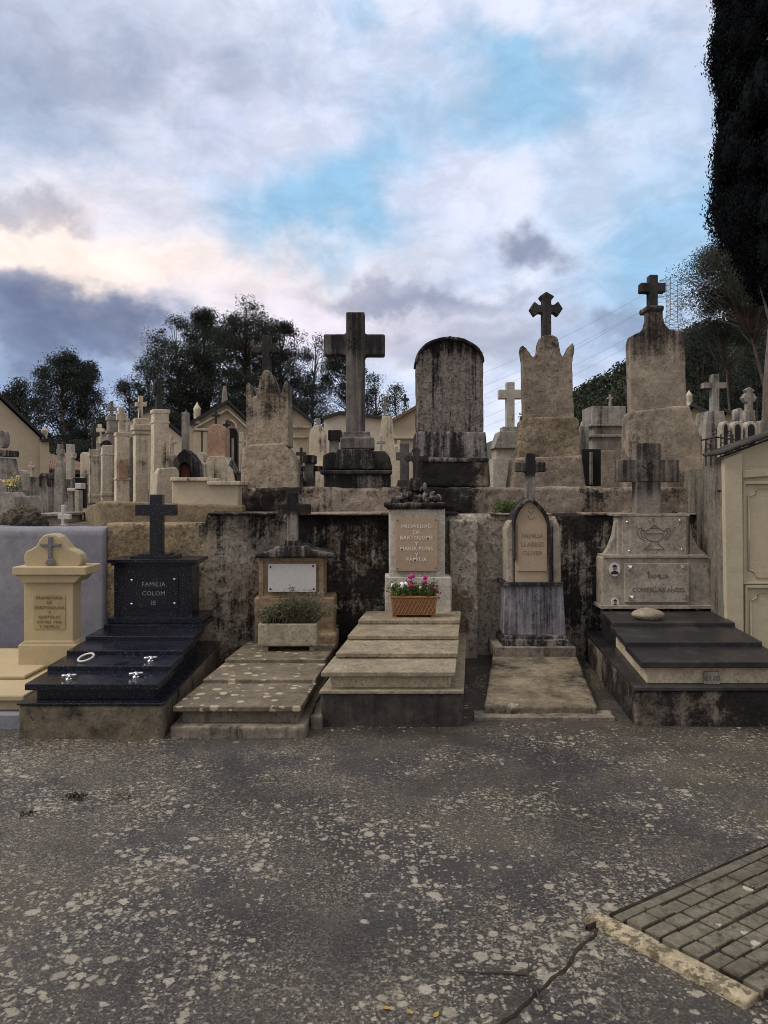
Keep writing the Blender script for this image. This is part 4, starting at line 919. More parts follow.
# iron grave railing in front of the tiered cross
T = mon('grave_railing', 'black scrolled iron grave railing beside the tiered cross', 'railing', 716, 9.5, py=462)
bm = geo()
for x in (701,706,711,716,721,727,733): tube(bm, [P(x, 466, 9.5), P(x, 437+3*math.sin(x), 9.5)], .009, 5)
tube(bm, [P(698,441,9.5),P(716,437,9.5),P(736,440,9.5)], .011, 5); tube(bm, [P(698,455,9.5),P(736,452,9.5)], .009, 5)
for c in ((707,446,4),(722,445,4),(714,431,4),(729,433,3)): tube(bm, [P(c[0]+c[2]*k/12*math.cos(k*.7), c[1]+c[2]*k/12*math.sin(k*.7), 9.5) for k in range(3,13)], .008, 5)
part(T, 'rails', bm, 'iron', 0)
for i, (xa, xb) in enumerate(((733,743),(746,757),(722,730))):
    simple('arched_gravestone', ['small round arched white gravestone, middle one of three by the ornate cross','small round arched white gravestone nearest the cypress trunk','small round arched white gravestone nearest the tiered cross'][i], 'gravestone', (xa+xb)/2, 10.6, [
      ('headstone','palestone',[([(xa,470),(xa,427)]+arcpts((xa+xb)/2,427,(xb-xa)/2,6,180,0,10)+[(xb,427),(xb,470)],0,.15)]), ('recess','dark',[([(xa+2.2,470),(xa+2.2,428)]+arcpts((xa+xb)/2,428,(xb-xa)/2-2.2,4,180,0,8)+[(xb-2.2,428),(xb-2.2,470)],-.01,.02)])], 'arched white gravestones by the mausoleum roof', py=470)

# row of steles at left, receding along the terrace edge
rr = math.radians(28)
def pillar(name, label, cat, px, d, w, ytop, capf, crossf, mat='buff', base=None, ybot=505):
    T = mon(name, label, cat, px, d, 'stelae lined up behind the black granite tomb', rr, ybot)
    h = w*.5
    bm = geo(); pe(bm, TR(px-h*.94, px+h*.94, ytop, px-h, px+h, ybot), d-h*d/F, w*d/F); part(T, 'shaft', bm, mat, .008)
    bm = geo()
    for e, y0_, y1_ in capf: pe(bm, R4(px-h-e, px+h+e, y0_, y1_), d-(h+e)*d/F, (w+2*e)*d/F)
    part(T, 'cap', bm, mat if mat != 'buff' else 'buff2', .006)
    bm = geo(); pe(bm, crossf, d-.04, .09); part(T, 'cross', bm, base or 'greystone', .004)
    return T
pillar('stele', 'leftmost slim stele of the row with a blackened top and thin cross', 'stele', 92, 10.8, 9, 449, ((.6,455,457),(.8,494,497)), crosspts(89,98,425,450,91,94.4,432,436), 'buff2', 'darkcross', 503)
pillar('stele', 'second stele from the left of the row, square with a dark rounded head', 'stele', 105, 10.1, 11, 445, ((.5,453,455),(1,492,496)), arcpts(105,446,5.5,6,180,0,8), 'buff2','black', 503)
pillar('cross_stele', 'grey capped stele with a small cross, standing behind the dark headed one', 'stele', 111, 11.6, 12, 418, ((1,416,420),(1.2,430,433)), crosspts(106,115,401,418,109.3,112,407,410.5), 'greystone', 'greystone', 503)
T = pillar('rough_stele', 'pale stele with pink flaking plaster and a lumpy cross', 'stele', 119.5, 9.4, 13, 436, ((.4,432,436),(.8,478,480)), crosspts(115.5,125,407,433,117.5,122.5,413.5,420), 'buff', 'buff', 504)
bm = geo(); pe(bm, R4(114.5,123.5,459,478), 9.4-.1, .03); o = part(T, 'peeled_patch', bm, 'pink', .004)
pillar('corniced_stele', 'clean buff stele with a moulded cornice and a pale cross', 'stele', 138.5, 9.0, 13, 433, ((3,424,430),(1.6,430,434),(.2,418,424)), crosspts(134.5,145,396,419,137.5,141.3,402,406), 'buff', 'buff', 504)
T = pillar('tall_stele', 'tallest stele of the left row, dark edged with a blackened finial cross', 'stele', 157.5, 8.5, 15.5, 412, ((.6,409,413),(.4,421,423)), [(154.5,411),(155.5,395),(153,392),(153,384),(155,378.5),(158,378),(160.5,381),(161.5,390),(160,394),(160.8,411)], 'buff2', 'darkcross', 504)
bm = geo(); pe(bm, [(146,505),(146.5,473),(149,468),(166,467),(169,471),(170,505)], 8.5-.22, .40); part(T, 'lower_block', bm, 'buff2', .015)
T = simple('shrine', 'dark hooded little shrine with a slim grey post and a red inset', 'shrine', 184, 8.6, [
  ('post','greystone',[(R4(181.5,187,412,451),.1,.12)]), ('hood','black',[([(173,480),(174,460),(179,453),(184,449),(190,454),(195,461),(197,480),(192,480),(190,466),(184,461),(179,466),(178,480)],0,.3)]),
  ('inset','redbrick',[([(178,480),(178.5,468),(184,462.5),(190,468),(190.5,480)],.12,.05)]), ('body','greystone',[([(174,480),(175,462),(184,452),(194,462),(196,480)],.18,.2)])], py=482)
T = simple('pink_stele', 'faded pink round topped stele with a tiny iron cross before the gabled chapel', 'stele', 216, 9.6, [
  ('shaft','pink',[([(207.5,470),(208,430)]+arcpts(216.5,430,8.5,6,180,0,8)+[(225,430),(225.5,470)],0,.3)]), ('lower_block','buff2',[([(205,500),(206,462),(209,456),(224,456),(229,464),(231,500)],-.06,.42)]),
  ('cross','iron',[(crosspts(211.5,219.5,410,425,214.5,216.5,414,416.5),.1,.04)])], py=500)
simple('iron_cross', 'tiny dark iron cross right of the faded pink stele', 'cross', 226, 9.8, [
  ('cross','iron',[(crosspts(222.5,230,420,436,225.3,227.2,423.5,426),0,.04)]), ('post','greystone',[(R4(224.5,228,435,500),0,.08)])], py=500)
simple('console_monument', 'weathered scrolled console monument close to the obelisk left foot', 'monument', 236, 8.5, [
  ('block','buff2',[([(228,486),(229,466),(233,470),(235,480),(238,486)],0,.2)]), ('hood','black',[([(228,466),(231,459),(236,470),(240,473),(242,478),(238,486),(236,476),(231,468)],.02,.16)])], py=486)

# far left small gravestones
simple('arched_stele_small', 'low arched grey stele with a dark rim on the left terrace', 'gravestone', 43.5, 10.5, [
  ('headstone','greystone',[([(39,515),(39.5,480)]+arcpts(43.5,480,4.5,6,180,0,8)+[(48,480),(48.5,515)],0,.25)]), ('rim','black',[([(38.7,486),(39,479)]+arcpts(43.5,479,5,6.5,180,0,8)+[(48,479),(48.3,486),(47,486),(46.5,480)]+arcpts(43.5,480,3.3,4,0,180,8)+[(40.2,486)],-.03,.3)])], py=515)
simple('grey_stele', 'grey stele with a knobbed cross, left of the taller cross shaped pillar', 'stele', 58.5, 10, [
  ('shaft','greystone',[([(54,515),(54.5,470),(56,461),(62,461),(63.5,470),(64,515)],0,.25)]), ('cross','greystone',[(crosspts(56,62,444,462,57.2,60.5,449,454),.08,.1)])], py=515)
simple('pillar_cross', 'tall pale stone pillar cross, rightmost of the far left gravestones', 'cross', 68, 9.6, [
  ('shaft','palestone',[(crosspts(64.5,73,444,480,66,71.5,453,458),.05,.12)]), ('base','greystone',[(TR(65.5,72,479,63,74.5,520),0,.25)])], py=518)
simple('white_marble_cross', 'small white marble cross on the left terrace just above the grey blue wall', 'cross', 63, 7.7, [
  ('cross','white',[(crosspts(57.5,70,505,526,61,64,514,519.5),0,.05)]), ('base','palestone',[(TR(60,66,524,59,68,532),-.02,.1)])], py=529)
simple('grave_post', 'white block headed grave post behind the white marble cross', 'gravestone', 76, 9.5, [
  ('post','palestone',[(R4(74.5,79,490,520),0,.12)]), ('head','white',[(R4(67,75,488,491),0,.08),(R4(75,81,483,489),.0,.15)]), ('back','dark',[(R4(72,84,478,508),.2,.1)])], py=520)
simple('low_white_tomb', 'low white box tomb behind the grey blue wall', 'tomb', 50, 8.0, [
  ('box','palestone',[(R4(36,60,516,532),0,.6)]), ('lid','greystone',[(R4(34,61,513.5,516.5),-.05,.7)])], py=530)
simple('bouquet_gravestone', 'slanted grey gravestone lying right of the rounded one at the far left', 'gravestone', 27, 8.6, [
  ('headstone','greystone',[([(16,522),(17,501),(22,496),(31,496),(35,508),(37,522)],0,.25)])], py=520)
simple('rounded_gravestone', 'rounded lumpy grey gravestone at the far left edge', 'gravestone', 7, 8.4, [
  ('headstone','greystone',[([(-8,522),(-6,498),(0,493),(10,492),(15,497),(15.5,522)],0,.3)])], py=520)
simple('statue_monument', 'grey carved monument with an urn head at the far left edge, before the gabled chapel', 'monument', 3, 10.5, [
  ('shaft','greystone',[([(-6,505),(-5,458),(6,458),(8,470),(12,482),(13,505)],0,.3)]), ('cap','black',[(R4(-6,7,450,456),-.05,.35)]), ('head','greystone',[(arcpts(1,439,4,9,0,342,19),.1,.15)])], py=505)
T = mon('grave_flowers', 'small bunch of pale yellow flowers on the far left graves', 'flowers', 13, 9.2, py=492)
C = [P(13,486,9.2)+Vector((random.gauss(0,.045), random.gauss(0,.04), random.gauss(0,.035))) for i in range(160)]
leafmesh('leaves', C[:70], .035, 'green', T); leafmesh('blossoms', [c+Vector((0,-.03,.05)) for c in C[70:]], .04, 'petal_y', T, .9)
bm = geo(); bmesh.ops.create_icosphere(bm, subdivisions=5, radius=1, matrix=Matrix.Translation((PX(14,7.35),7.55,PZ(530,7.3))) @ Matrix.Diagonal((.215,.2,.22,1)))
for v in bm.verts: v.co += (v.co-Vector((PX(14,7.35),7.55,PZ(530,7.3))))*(.22*noise.fractal(v.co*9, .8, 2, 5)+.1*noise.noise(v.co*30))
solo('boulder', bm, 'lichenrock', 'rough brown domed boulder on top of the grey blue wall', 'boulder', (PX(14,7.35),7.55,PZ(530,7.3)), bevel=0, smooth=True)

# ------------------------------------------------------------------ chapels
def urn(T, px, y0, y1, r, d, mat='buff'):
    bm = geo(); X = PX(px, d); k = d/F; z = lambda y: PZ(y, d); H = y1-y0
    lathe(bm, (X, d+r*k), [(r*.9*k, z(y1)), (r*.9*k, z(y1-H*.1)), (r*.6*k, z(y1-H*.14)), (r*k, z(y1-H*.3)), (r*k, z(y1-H*.62)), (r*1.15*k, z(y1-H*.68)), (r*.8*k, z(y1-H*.78)), (r*.3*k, z(y1-H*.92)), (r*.08*k, z(y0))], 14)
    part(T, 'urn', bm, mat, 0, smooth=True)
def gable(name, label, px0, px1, eave, apx, apy, d, depth, mat, over=2, base=505, trim='rooftrim', face=None):
    T = mon(name, label, 'chapel', apx, d, py=base, rot=-math.atan((apx-CX)/F)*1.15)
    bm = geo(); pe(bm, [(px0,base),(px0,eave),(apx,apy),(px1,eave),(px1,base)], d, depth); part(T, 'wall', bm, mat, .01)
    bm = geo()
    k = 3.2
    for (xa, ya, xb, yb) in ((px0-over, eave+over*(eave-apy)/(apx-px0+.01), apx, apy), (apx, apy, px1+over, eave+over*(eave-apy)/(px1-apx+.01))):
        pe(bm, [(xa,ya),(xb,yb),(xb,yb-k),(xa,ya-k)], d-.12, depth+.14)
    part(T, 'roof', bm, trim, 0)
    return T
T = gable('chapel', 'large plain cream gabled chapel at the far left with a dark roof edge', -60, 36, 436, -8, 392, 15, 2.5, 'bggold')
bm = geo(); pb(bm, 33, 42, 439, 505, 14.9, .3); part(T, 'pilaster', bm, 'bggold', .01)
bm = geo(); pb(bm, 31.5, 43.5, 436.5, 440, 14.8, .5); part(T, 'cornice', bm, 'darkcross', .005)
urn(T, 38, 424, 437, 3, 14.9)
T = thing('tiled_building', 'low building with a pale rippled tile roof behind the far left gravestones', 'building', (PX(62,19), 19, PZ(500,19)))
bm = geo(); pb(bm, 30, 98, 470, 500, 19, 3); part(T, 'wall', bm, 'bgwhite', .01)
bm = geo(); v = [bm.verts.new(c) for c in (P(28,469,18.8), P(100,472,18.8), P(76,462,21), P(42,452,21), P(28,472,18.8), P(100,475,18.8), P(76,465,21), P(42,455,21))]
for f in ((0,1,2,3),(7,6,5,4),(0,4,5,1),(1,5,6,2),(2,6,7,3),(3,7,4,0)): bm.faces.new([v[i] for i in f])
for k in range(30):
    a = P(29+k*2.4, 468.6+k*.1, 18.75); b = P(42+k*1.15, 451.8+k*.34, 20.9); tube(bm, [a, b], .03, 6)
part(T, 'roof', bm, 'roof', 0)
bm = geo(); pb(bm, 28, 98, 472.5, 477, 18.95, .1); part(T, 'eaves_shade_strip', bm, 'dark', 0)  # near-black strip; the shade under the eaves painted as a part
T = gable('chapel', 'white rendered gabled chapel rising behind the left row of stelae', 96, 184, 439, 149, 410, 16, 5, 'bgwhite', 1)
T = gable('chapel', 'cream chapel with a moulded pediment and an arched doorway, left of the obelisk', 190, 250, 425, 226, 402.5, 13, 4, 'bggold', 1)
bm = geo()
for (a, b) in (((194,427),(226,408)), ((226,408),(247,427))):
    n_ = 2.4; pe(bm, [(a[0],a[1]),(b[0],b[1]),(b[0],b[1]+n_),(a[0],a[1]+n_)], 12.9, .15)
pb(bm, 192, 207, 428.5, 431, 12.88, .15); part(T, 'pediment_moulding', bm, 'buff2', .004)
for xa, xb in ((194,200.5),(202,206.5),(237.5,242)):
    bm = geo(); pb(bm, xa, xb, 432, 500, 12.9, .12); part(T, 'pilaster', bm, 'bggold', .006)
bm = geo(); pe(bm, [(226,500),(226,436)]+arcpts(231.5,433,5.5,5,180,0,8)+[(237,436),(237,500)], 12.97, .04); part(T, 'doorway', bm, 'dark', 0)
bm = geo(); pb(bm, 230.5, 233, 438, 470, 12.93, .03); part(T, 'door_leaf', bm, 'greystone', 0)
bm = geo()
A = arcpts(228,428,8,9,180,0,10); Bq = arcpts(228,428,6,7,180,0,10)
for i in range(10): pe(bm, [A[i],A[i+1],Bq[i+1],Bq[i]], 12.9, .08)
part(T, 'arch_moulding', bm, 'buff2', .003)
urn(T, 196.5, 402.5, 424, 3.4, 12.9); bm = geo(); pe(bm, TR(224.8,227.6,386,223,229.5,404), 13.1, .2); part(T, 'finial', bm, 'greystone', .01)
T = gable('chapel', 'small cream chapel with a gabled cornice just right of the obelisk', 286, 312, 423, 290, 406, 12.5, 4, 'bggold', 1)
bm = geo(); pb(bm, 290, 308, 425.5, 427.5, 12.4, .12); pb(bm, 291, 308, 436, 437.5, 12.42, .1); part(T, 'cornice', bm, 'buff2', .003)
bm = geo(); pe(bm, TR(290,292.5,396,289,294,409), 12.7, .2); part(T, 'finial', bm, 'palestone', .01)
T = gable('chapel', 'low pale flat roofed chapel behind the great cross', 324, 384, 419, 340, 414, 17, 4, 'bgwhite', 1)
T = gable('chapel', 'cream chapel with a brown tiled roof slope between the great cross and the arched stele', 389, 460, 424, 424, 404, 15, 5, 'bggold', 2, trim='roof')
bm = geo(); pe(bm, crosspts(401,408.5,394,406,403.8,406,398,400.5), 15.1, .06); part(T, 'cross', bm, 'iron', 0)
bm = geo(); pb(bm, 388, 460, 436, 438.5, 14.92, .1); part(T, 'string_course', bm, 'buff2', .003)
T = gable('chapel', 'pale chapel with an urn and sloping cornice right of the tallest stele', 688, 712, 414, 695, 406, 12.8, 4, 'bggold', 1)
urn(T, 692, 389.5, 406, 3.2, 12.7)
T = gable('chapel', 'small low gabled chapel behind the tiered cross', 722, 748, 422, 728, 411, 14, 4, 'bggold', 1)
simple('boundary_wall', 'plain pale boundary wall far behind the monuments', 'wall', 450, 20, [('wall_face','bgwhite',[(R4(380,500,472,500),0,.3),(R4(560,780,452,500),0,.3)]),('coping','greystone',[(R4(380,500,470,472),-.05,.4),(R4(560,780,450,452),-.05,.4)])], py=500)
random.seed(21)
for i, (px_, d_, w_, yt, mt, lb) in enumerate((
   (580, 13, 9, 432, 'palestone', 'small white gravestone seen right beside the horned stele'),
   (586, 15, 6, 420, 'palestone', 'distant narrow pale post left of the square block monument'),
   (740, 13, 6, 408, 'greystone', 'distant grey post between the tiered and the ornate cross'),
   (764, 12.5, 7, 420, 'greystone', 'grey gravestone at the right edge behind the cypress trunk'),
   (398, 11.5, 10, 458, 'buff', 'buff gravestone behind the grey block cross'),
   (272, 17, 10, 420, 'bggold', 'pale gravestone hidden behind the obelisk'),
   (201, 10.5, 7, 452, 'buff2', 'short buff gravestone between the shrine and the pink stele'),
   (128, 13, 6, 430, 'palestone', 'pale slim gravestone glimpsed between the rough and the corniced stele'),
   (10, 12.5, 8, 470, 'greystone', 'grey upright slab before the far left chapel'))):
    simple('gravestone', lb, 'gravestone', px_, d_, [('headstone', mt, [([(px_-w_/2,500),(px_-w_/2,yt+3)]+arcpts(px_,yt+3,w_/2,3,180,0,6)+[(px_+w_/2,yt+3),(px_+w_/2,500)],0,.2)]), ('base','greystone',[(R4(px_-w_*.7,px_+w_*.7,488,502),-.1,.4)])], py=500)
for px_, yt, w_, d_, kind, mt, lb in (
   (246, 448, 7, 11, 'c', 'greystone', 'small grey cross peeping out at the left foot of the obelisk'),
   (343, 447, 8, 9.4, 'g', 'buff2', 'small warm gravestone touching the left side of the great cross plinth'),
   (381, 436, 9, 10.5, 'c', 'palestone', 'small pale cross behind the right wing of the great cross pedestal'),
   (399, 440, 9, 12.5, 'c', 'buff', 'buff cross on a post beneath the tile roofed chapel'),
   (168, 452, 7, 11, 'g', 'palestone', 'small white gravestone between the tallest row stele and the shrine'),
   (250, 470, 8, 8.9, 'g', 'greystone', 'low grey gravestone at the left foot of the obelisk behind the parapet'),
   (200, 462, 8, 9.0, 'g', 'buff', 'low buff gravestone directly behind the parapet cap step'),
   (84, 470, 7, 12, 'c', 'greystone', 'grey cross just left of the leftmost row stele'),
   (31, 462, 7, 11.5, 'c', 'buff2', 'small cross against the gabled chapel wall at the far left'),
   (20, 470, 8, 11, 'g', 'palestone', 'small white gravestone against the gabled chapel wall at the far left'),
   (99, 424, 9, 12.4, 'c', 'buff', 'buff cross stele rising behind the two leftmost row stelae'),
   (127, 418, 9, 12.8, 'c', 'palestone', 'pale cross stele behind the gap between rough and corniced stelae'),
   (147, 424, 8, 12.2, 'g', 'buff2', 'plain stele top between the corniced and the tallest row stele'),
   (171, 436, 9, 10.2, 'c', 'buff2', 'warm cross stele right of the tallest row stele'),
   (84, 452, 8, 13.5, 'g', 'buff', 'buff slab behind the tile roofed building corner'),
   (243, 436, 8, 11.8, 'c', 'palestone', 'pale cross stele against the right pilaster of the pediment chapel'),
   (734, 428, 6, 11.5, 'c', 'palestone', 'thin white cross between the arched white gravestones'),
   (585, 440, 8, 11, 'g', 'palestone', 'small white gravestone above the dark niche right of the horned stele')):
    if kind == 'c': simple('small_cross', lb, 'cross', px_, d_, [('cross', mt, [(crosspts(px_-w_/2,px_+w_/2,yt,yt+w_*2.2,px_-w_*.16,px_+w_*.16,yt+w_*.5,yt+w_*.85),.05,.08)]), ('base','greystone',[(TR(px_-w_*.35,px_+w_*.35,yt+w_*2.1,px_-w_*.5,px_+w_*.5,502),-.05,.25)])], py=500)
    else: simple('gravestone', lb, 'gravestone', px_, d_, [('headstone', mt, [([(px_-w_/2,502),(px_-w_/2,yt+4)]+arcpts(px_,yt+4,w_/2,4,180,0,8)+[(px_+w_/2,yt+4),(px_+w_/2,502)],0,.18)]), ('base','greystone',[(R4(px_-w_*.7,px_+w_*.7,490,504),-.08,.35)])], py=500)
# moss tuft on the ledge
T = mon('moss_tuft', 'bright green tuft of weeds on the ledge above the gothic headstone', 'weeds', 507, 7.6, py=514)
C = [P(507,508,7.6)+Vector((random.gauss(0,.065), random.gauss(0,.04), random.gauss(0,.035))) for i in range(1500)]
leafmesh('leaves', C, RNG.uniform(.012,.026,len(C)), 'green', T)

# ------------------------------------------------------------------ trees
def pine(label, px, d, ytop, ybot, wpx, ntufts=90, mat='pine', leafsz=.16, density=150, thin=1, dx=0, trunk_y=None, lean=0, name='pine_tree', group='pines behind the cemetery', seed=0, shape='oval'):
    random.seed(100+seed); global RNG; RNG = np.random.default_rng(100+seed)
    wpx = wpx*(1.3 if name == 'pine_tree' else 1.1); ntufts = int(ntufts*1.05)
    k = d/F; X = PX(px, d); zt = PZ(ytop, d); zb = PZ(ybot, d); R = wpx*k/2; base = tz(0, d)-.2
    T = thing(name, label, 'tree', (X, d, base), group)
    bm = geo(); H = zt-base
    tp = [Vector((X+lean*H*s*s+.12*math.sin(s*5+seed), d+.1*math.sin(s*4), base+H*s*.94)) for s in lin(0, 1, 9)]
    r0 = (.012*H+.06)*thin
    tube(bm, tp, [r0*(1-.85*i/8) for i in range(9)], 8)
    cs = []; tries = 0
    while len(cs) < ntufts and tries < 20000:
        tries += 1
        s = random.random(); z = zb+(zt-zb)*s
        if shape == 'oval': w = R*max(.12, math.sin(math.pi*min(.97, .12+s*.86))**.75)
        elif shape == 'umbrella': w = R*max(.1, math.sqrt(max(0, 1-(s-.35)**2/.5)))
        else: w = R*(1-.75*s)
        # uneven outline: lobes
        a = random.random()*6.283; lob = 1+.33*noise.noise(Vector((math.cos(a)*1.7+seed*3, math.sin(a)*1.7, z*.9)))
        rr_ = w*lob*math.sqrt(random.random())
        c = Vector((X+lean*H*((z-base)/H)**2+rr_*math.cos(a), d+rr_*math.sin(a), z+random.uniform(-.1,.1)))
        if noise.noise(c*.75+Vector((seed,0,0))) < -.16: continue
        cs.append(c)
    for c in cs[::2]:
        s = max(.15, min(.95, (c.z-base)/H-.12)); i = min(7, int(s*8)); q = tp[i].lerp(tp[i+1], s*8-i)
        m_ = (q+c)/2+Vector((0,0,-.15)); tube(bm, [q, m_, c], [(.03+.0036*H)*thin, .022*thin, .008], 5)
    part(T, 'trunk', bm, 'bark', 0, smooth=True)
    L = []; Z = []
    for c in cs:
        r = random.uniform(.16, .42)*R**.35
        n = int(density*random.uniform(.6, 1.3)*r/.36)
        q = np.clip(RNG.normal(size=(n, 3)), -1.7, 1.7)*np.array([r*.6, r*.6, r*.42]); L.append(q+np.array(c)); Z.append(RNG.uniform(.5, 1.1, n)*leafsz)
    leafmesh('crown', np.concatenate(L), np.concatenate(Z), mat, T, .42)
    return T
spec = [
 ('dark pine with a rounded top at the left edge group, leftmost', 28, 38, 380, 440, 44), ('tallest pine of the left edge group', 64, 36, 354, 450, 52), ('pine at the right side of the left edge group', 88, 38, 366, 455, 36),
 ('low thin pine rising above the white chapel gable', 128, 40, 384, 440, 44), ('small open pine with sky showing, left flank of the central group', 146, 40, 358, 430, 36),
 ('bushy pine left of the obelisk with a ragged top', 176, 36, 320, 440, 60), ('pine directly left of the tallest central pine', 206, 38, 312, 440, 52), ('tallest central pine directly behind the obelisk', 248, 36, 300, 440, 70),
 ('dense dark pine right behind the obelisk shoulder', 282, 37, 326, 440, 56), ('slender pine between the obelisk and the great cross', 314, 40, 328, 440, 40), ('thin pine right behind the great cross', 346, 40, 342, 440, 44),
 ('small feathery pine to the right of the great cross', 374, 42, 364, 440, 40), ('lowest feathery pine right of the great cross', 396, 44, 384, 440, 30)]
for i, (lb, px_, d_, yt, yb, w) in enumerate(spec):
    sparse = i in (3, 4, 9, 11, 12)
    pine(lb, px_, d_, yt, yb, w, ntufts=int((75 if sparse else 170)*(w/50)*((yb-yt)/110)+14), density=120 if sparse else 190, leafsz=.115, seed=i, thin=.75)
pine('dark bushy pine right behind the tallest stele', 700, 30, 332, 430, 54, 170, leafsz=.12, thin=.7, seed=31, group='trees at the right')
pine('umbrella pine with a tall thin pale trunk, left of the cypress', 730, 26, 298, 345, 60, 75, leafsz=.085, density=190, thin=.5, shape='umbrella', seed=32, group='trees at the right', name='umbrella_pine')
pine('grey backlit pine whose crown leans in from the right beside the cypress', 780, 24, 250, 306, 88, 230, 'pine_backlit', .085, 230, shape='umbrella', seed=33, group='trees at the right', lean=-.2, thin=.6)
pine('dark pine low between umbrella pine and cypress trunk', 748, 34, 345, 430, 50, 150, leafsz=.12, thin=.7, seed=34, group='trees at the right')
pine('dense dark pine at the right edge behind the cypress trunk', 775, 33, 350, 430, 60, 150, leafsz=.12, thin=.7, seed=35, group='trees at the right')
for i, (px_, w, y_) in enumerate(((110, 50, 418), (60, 70, 440), (165, 60, 415), (300, 80, 405), (360, 60, 412), (230, 60, 400), (715, 60, 385), (760, 60, 385))):
    lb = ['dark bush low behind the left row of stelae','dark bush over the tiled roof','dark bush behind the white chapel gable','wide dark bush behind the small cornice chapel','dark bush behind the great cross plinth','dark bush behind the pediment chapel','dark bush behind the tiered cross','dark bush beside the cypress trunk'][i]
    pine(lb, px_, 33 if px_ < 500 else 28, y_, 470, w, 60, seed=50+i, name='bush', group='bushes along the back of the cemetery', shape='oval', leafsz=.12, density=240, thin=.7)

# cypress
random.seed(77); RNG = np.random.default_rng(77)
dc = 11.0; k = dc/F; Xc = PX(775, dc); Xt = PX(767, dc)
T = thing('cypress_tree', 'tall dense dark cypress with a lumpy edge at the right of the view', 'tree', (Xc, dc, 1.3))
bm = geo(); tube(bm, [(Xt-.08, dc, 1.1), (Xt, dc, 2.3), (Xt+.02, dc, 3.2), (Xc, dc, 4.4), (Xc, dc, 10)], [.17, .085, .065, .06, .03], 12)
for a in range(5):
    t_ = random.random()*6.28; z_ = random.uniform(3.5, 3.9); tube(bm, [(Xc, dc, z_), (Xc+.3*math.cos(t_), dc+.3*math.sin(t_), z_+.8)], [.03,.012], 6)
part(T, 'trunk', bm, 'barkpale', 0, smooth=True)
def prof(z):
    zz = PZ(300, dc)
    s = (z-zz+.15)
    if s < 0: return 0
    r = .80*min(1, (s/1.15)**.6)
    return r*max(.02, min(1, (14.5-z)/4.5))**.8
lob = []
for i in range(420):
    z = random.uniform(PZ(300,dc), 14); hh = random.uniform(.26, .60)*min(1, .35+(z-PZ(300,dc))*.8); R = prof(z-hh*.55)
    if R < .05: continue
    a = random.random()*6.283; rb = random.uniform(.13, .30)*(.5+.5*R/.8)
    q = max(0, R-rb*.8)*random.uniform(.80, 1.12)*(1+.14*noise.noise(Vector((math.cos(a), math.sin(a), z*1.3))))
    lob.append((Xc+q*math.cos(a), dc+q*math.sin(a), z, rb, hh))
C = []; U_ = []; bm = geo()
for x, y, z, r, h in lob:
    n = int(1150*(r/.22)**2)
    v = RNG.normal(size=(n, 3)); v /= np.linalg.norm(v, axis=1)[:, None]
    sh_ = 1+.14*np.sin(v[:, 0]*9+x*7)*np.sin(v[:, 2]*8+z*5)
    v *= (RNG.uniform(.74, 1.06, n)*sh_*np.where(RNG.random(n) < .14, RNG.uniform(1.0, 1.3, n), 1))[:, None]
    C.append(v*np.array([r, r, h])+np.array([x, y, z]))
    mt = Matrix.Translation((x, y, z)) @ Matrix.Diagonal((r*.7, r*.7, h*.74, 1)); bmesh.ops.create_icosphere(bm, subdivisions=2, radius=1, matrix=mt)
C = np.concatenate(C)
part(T, 'inner_foliage', bm, 'cypress', 0, smooth=True)
leafmesh('crown', C, RNG.uniform(.025, .062, len(C)), 'cypress', T, .45, (0, 0, 1))

# ------------------------------------------------------------------ pylons and power lines
def pylon(name, label, px, ytop, d, w, arms, th, ybot):
    X = PX(px, d); zt = PZ(ytop, d); zb = PZ(ybot, d); T = thing(name, label, 'pylon', (X, d, zb))
    bm = geo(); H = zt-zb; n = 14; k = d/F
    def cor(s, i):
        hw = w*k/2*(1.0 if s > .45 else 1+(.45-s)*2.6)
        return Vector((X+hw*(1 if i in (0,1) else -1), d+hw*(1 if i in (1,2) else -1), zb+H*s))
    for i in range(4):
        tube(bm, [cor(s, i) for s in (0, .45, .97)], th*1.3, 4)
    for j in range(n):
        s0, s1 = j/n*.97, (j+1)/n*.97
        for i in range(4):
            tube(bm, [cor(s0, i), cor(s1, (i+1) % 4)], th*.7, 3); tube(bm, [cor(s1, i), cor(s0, (i+1) % 4)], th*.7, 3); tube(bm, [cor(s1, i), cor(s1, (i+1) % 4)], th*.7, 3)
    part(T, 'tower', bm, 'galv', 0)
    ends = []
    for (y, xl, xr, rise) in arms:
        bm = geo(); z = PZ(y, d)
        for xe in (xl, xr):
            s = -1 if xe < px else 1; tip = Vector((PX(xe, d), d, z)); b0 = Vector((X+s*w*k/2, d-w*k/2, z)); b1 = Vector((X+s*w*k/2, d+w*k/2, z)); b2 = Vector((X+s*w*k/2, d, z+rise*k))
            for b in (b0, b1, b2): tube(bm, [b, tip], th*.9, 4)
            for q in (.33, .66): tube(bm, [b0.lerp(tip, q), b2.lerp(tip, q)], th*.6, 3); tube(bm, [b1.lerp(tip, q), b2.lerp(tip, q*.7)], th*.6, 3)
            ends.append(tip)
        part(T, 'crossarm', bm, 'galv', 0)
    return ends
E = pylon('pylon', 'lattice steel electricity pylon behind the tallest right stele', 674, 277, 140, 11.5, ((281,659,687,4),(297,657,694,7),(323,659,691,8)), .045, 352)
pylon('pylon', 'tiny far pylon on the wooded ridge between the right stelae', 588, 383, 200, 3.5, ((388,584,592,2),(392,583,593,2)), .06, 402)
ends = [(384,398),(384,412),(384,424),(384,432),(384,445),(384,452)]
wl = ['uppermost','second','third','fourth','fifth','lowest']
order = sorted(range(6), key=lambda i: -E[i].z*1000+E[i].x)
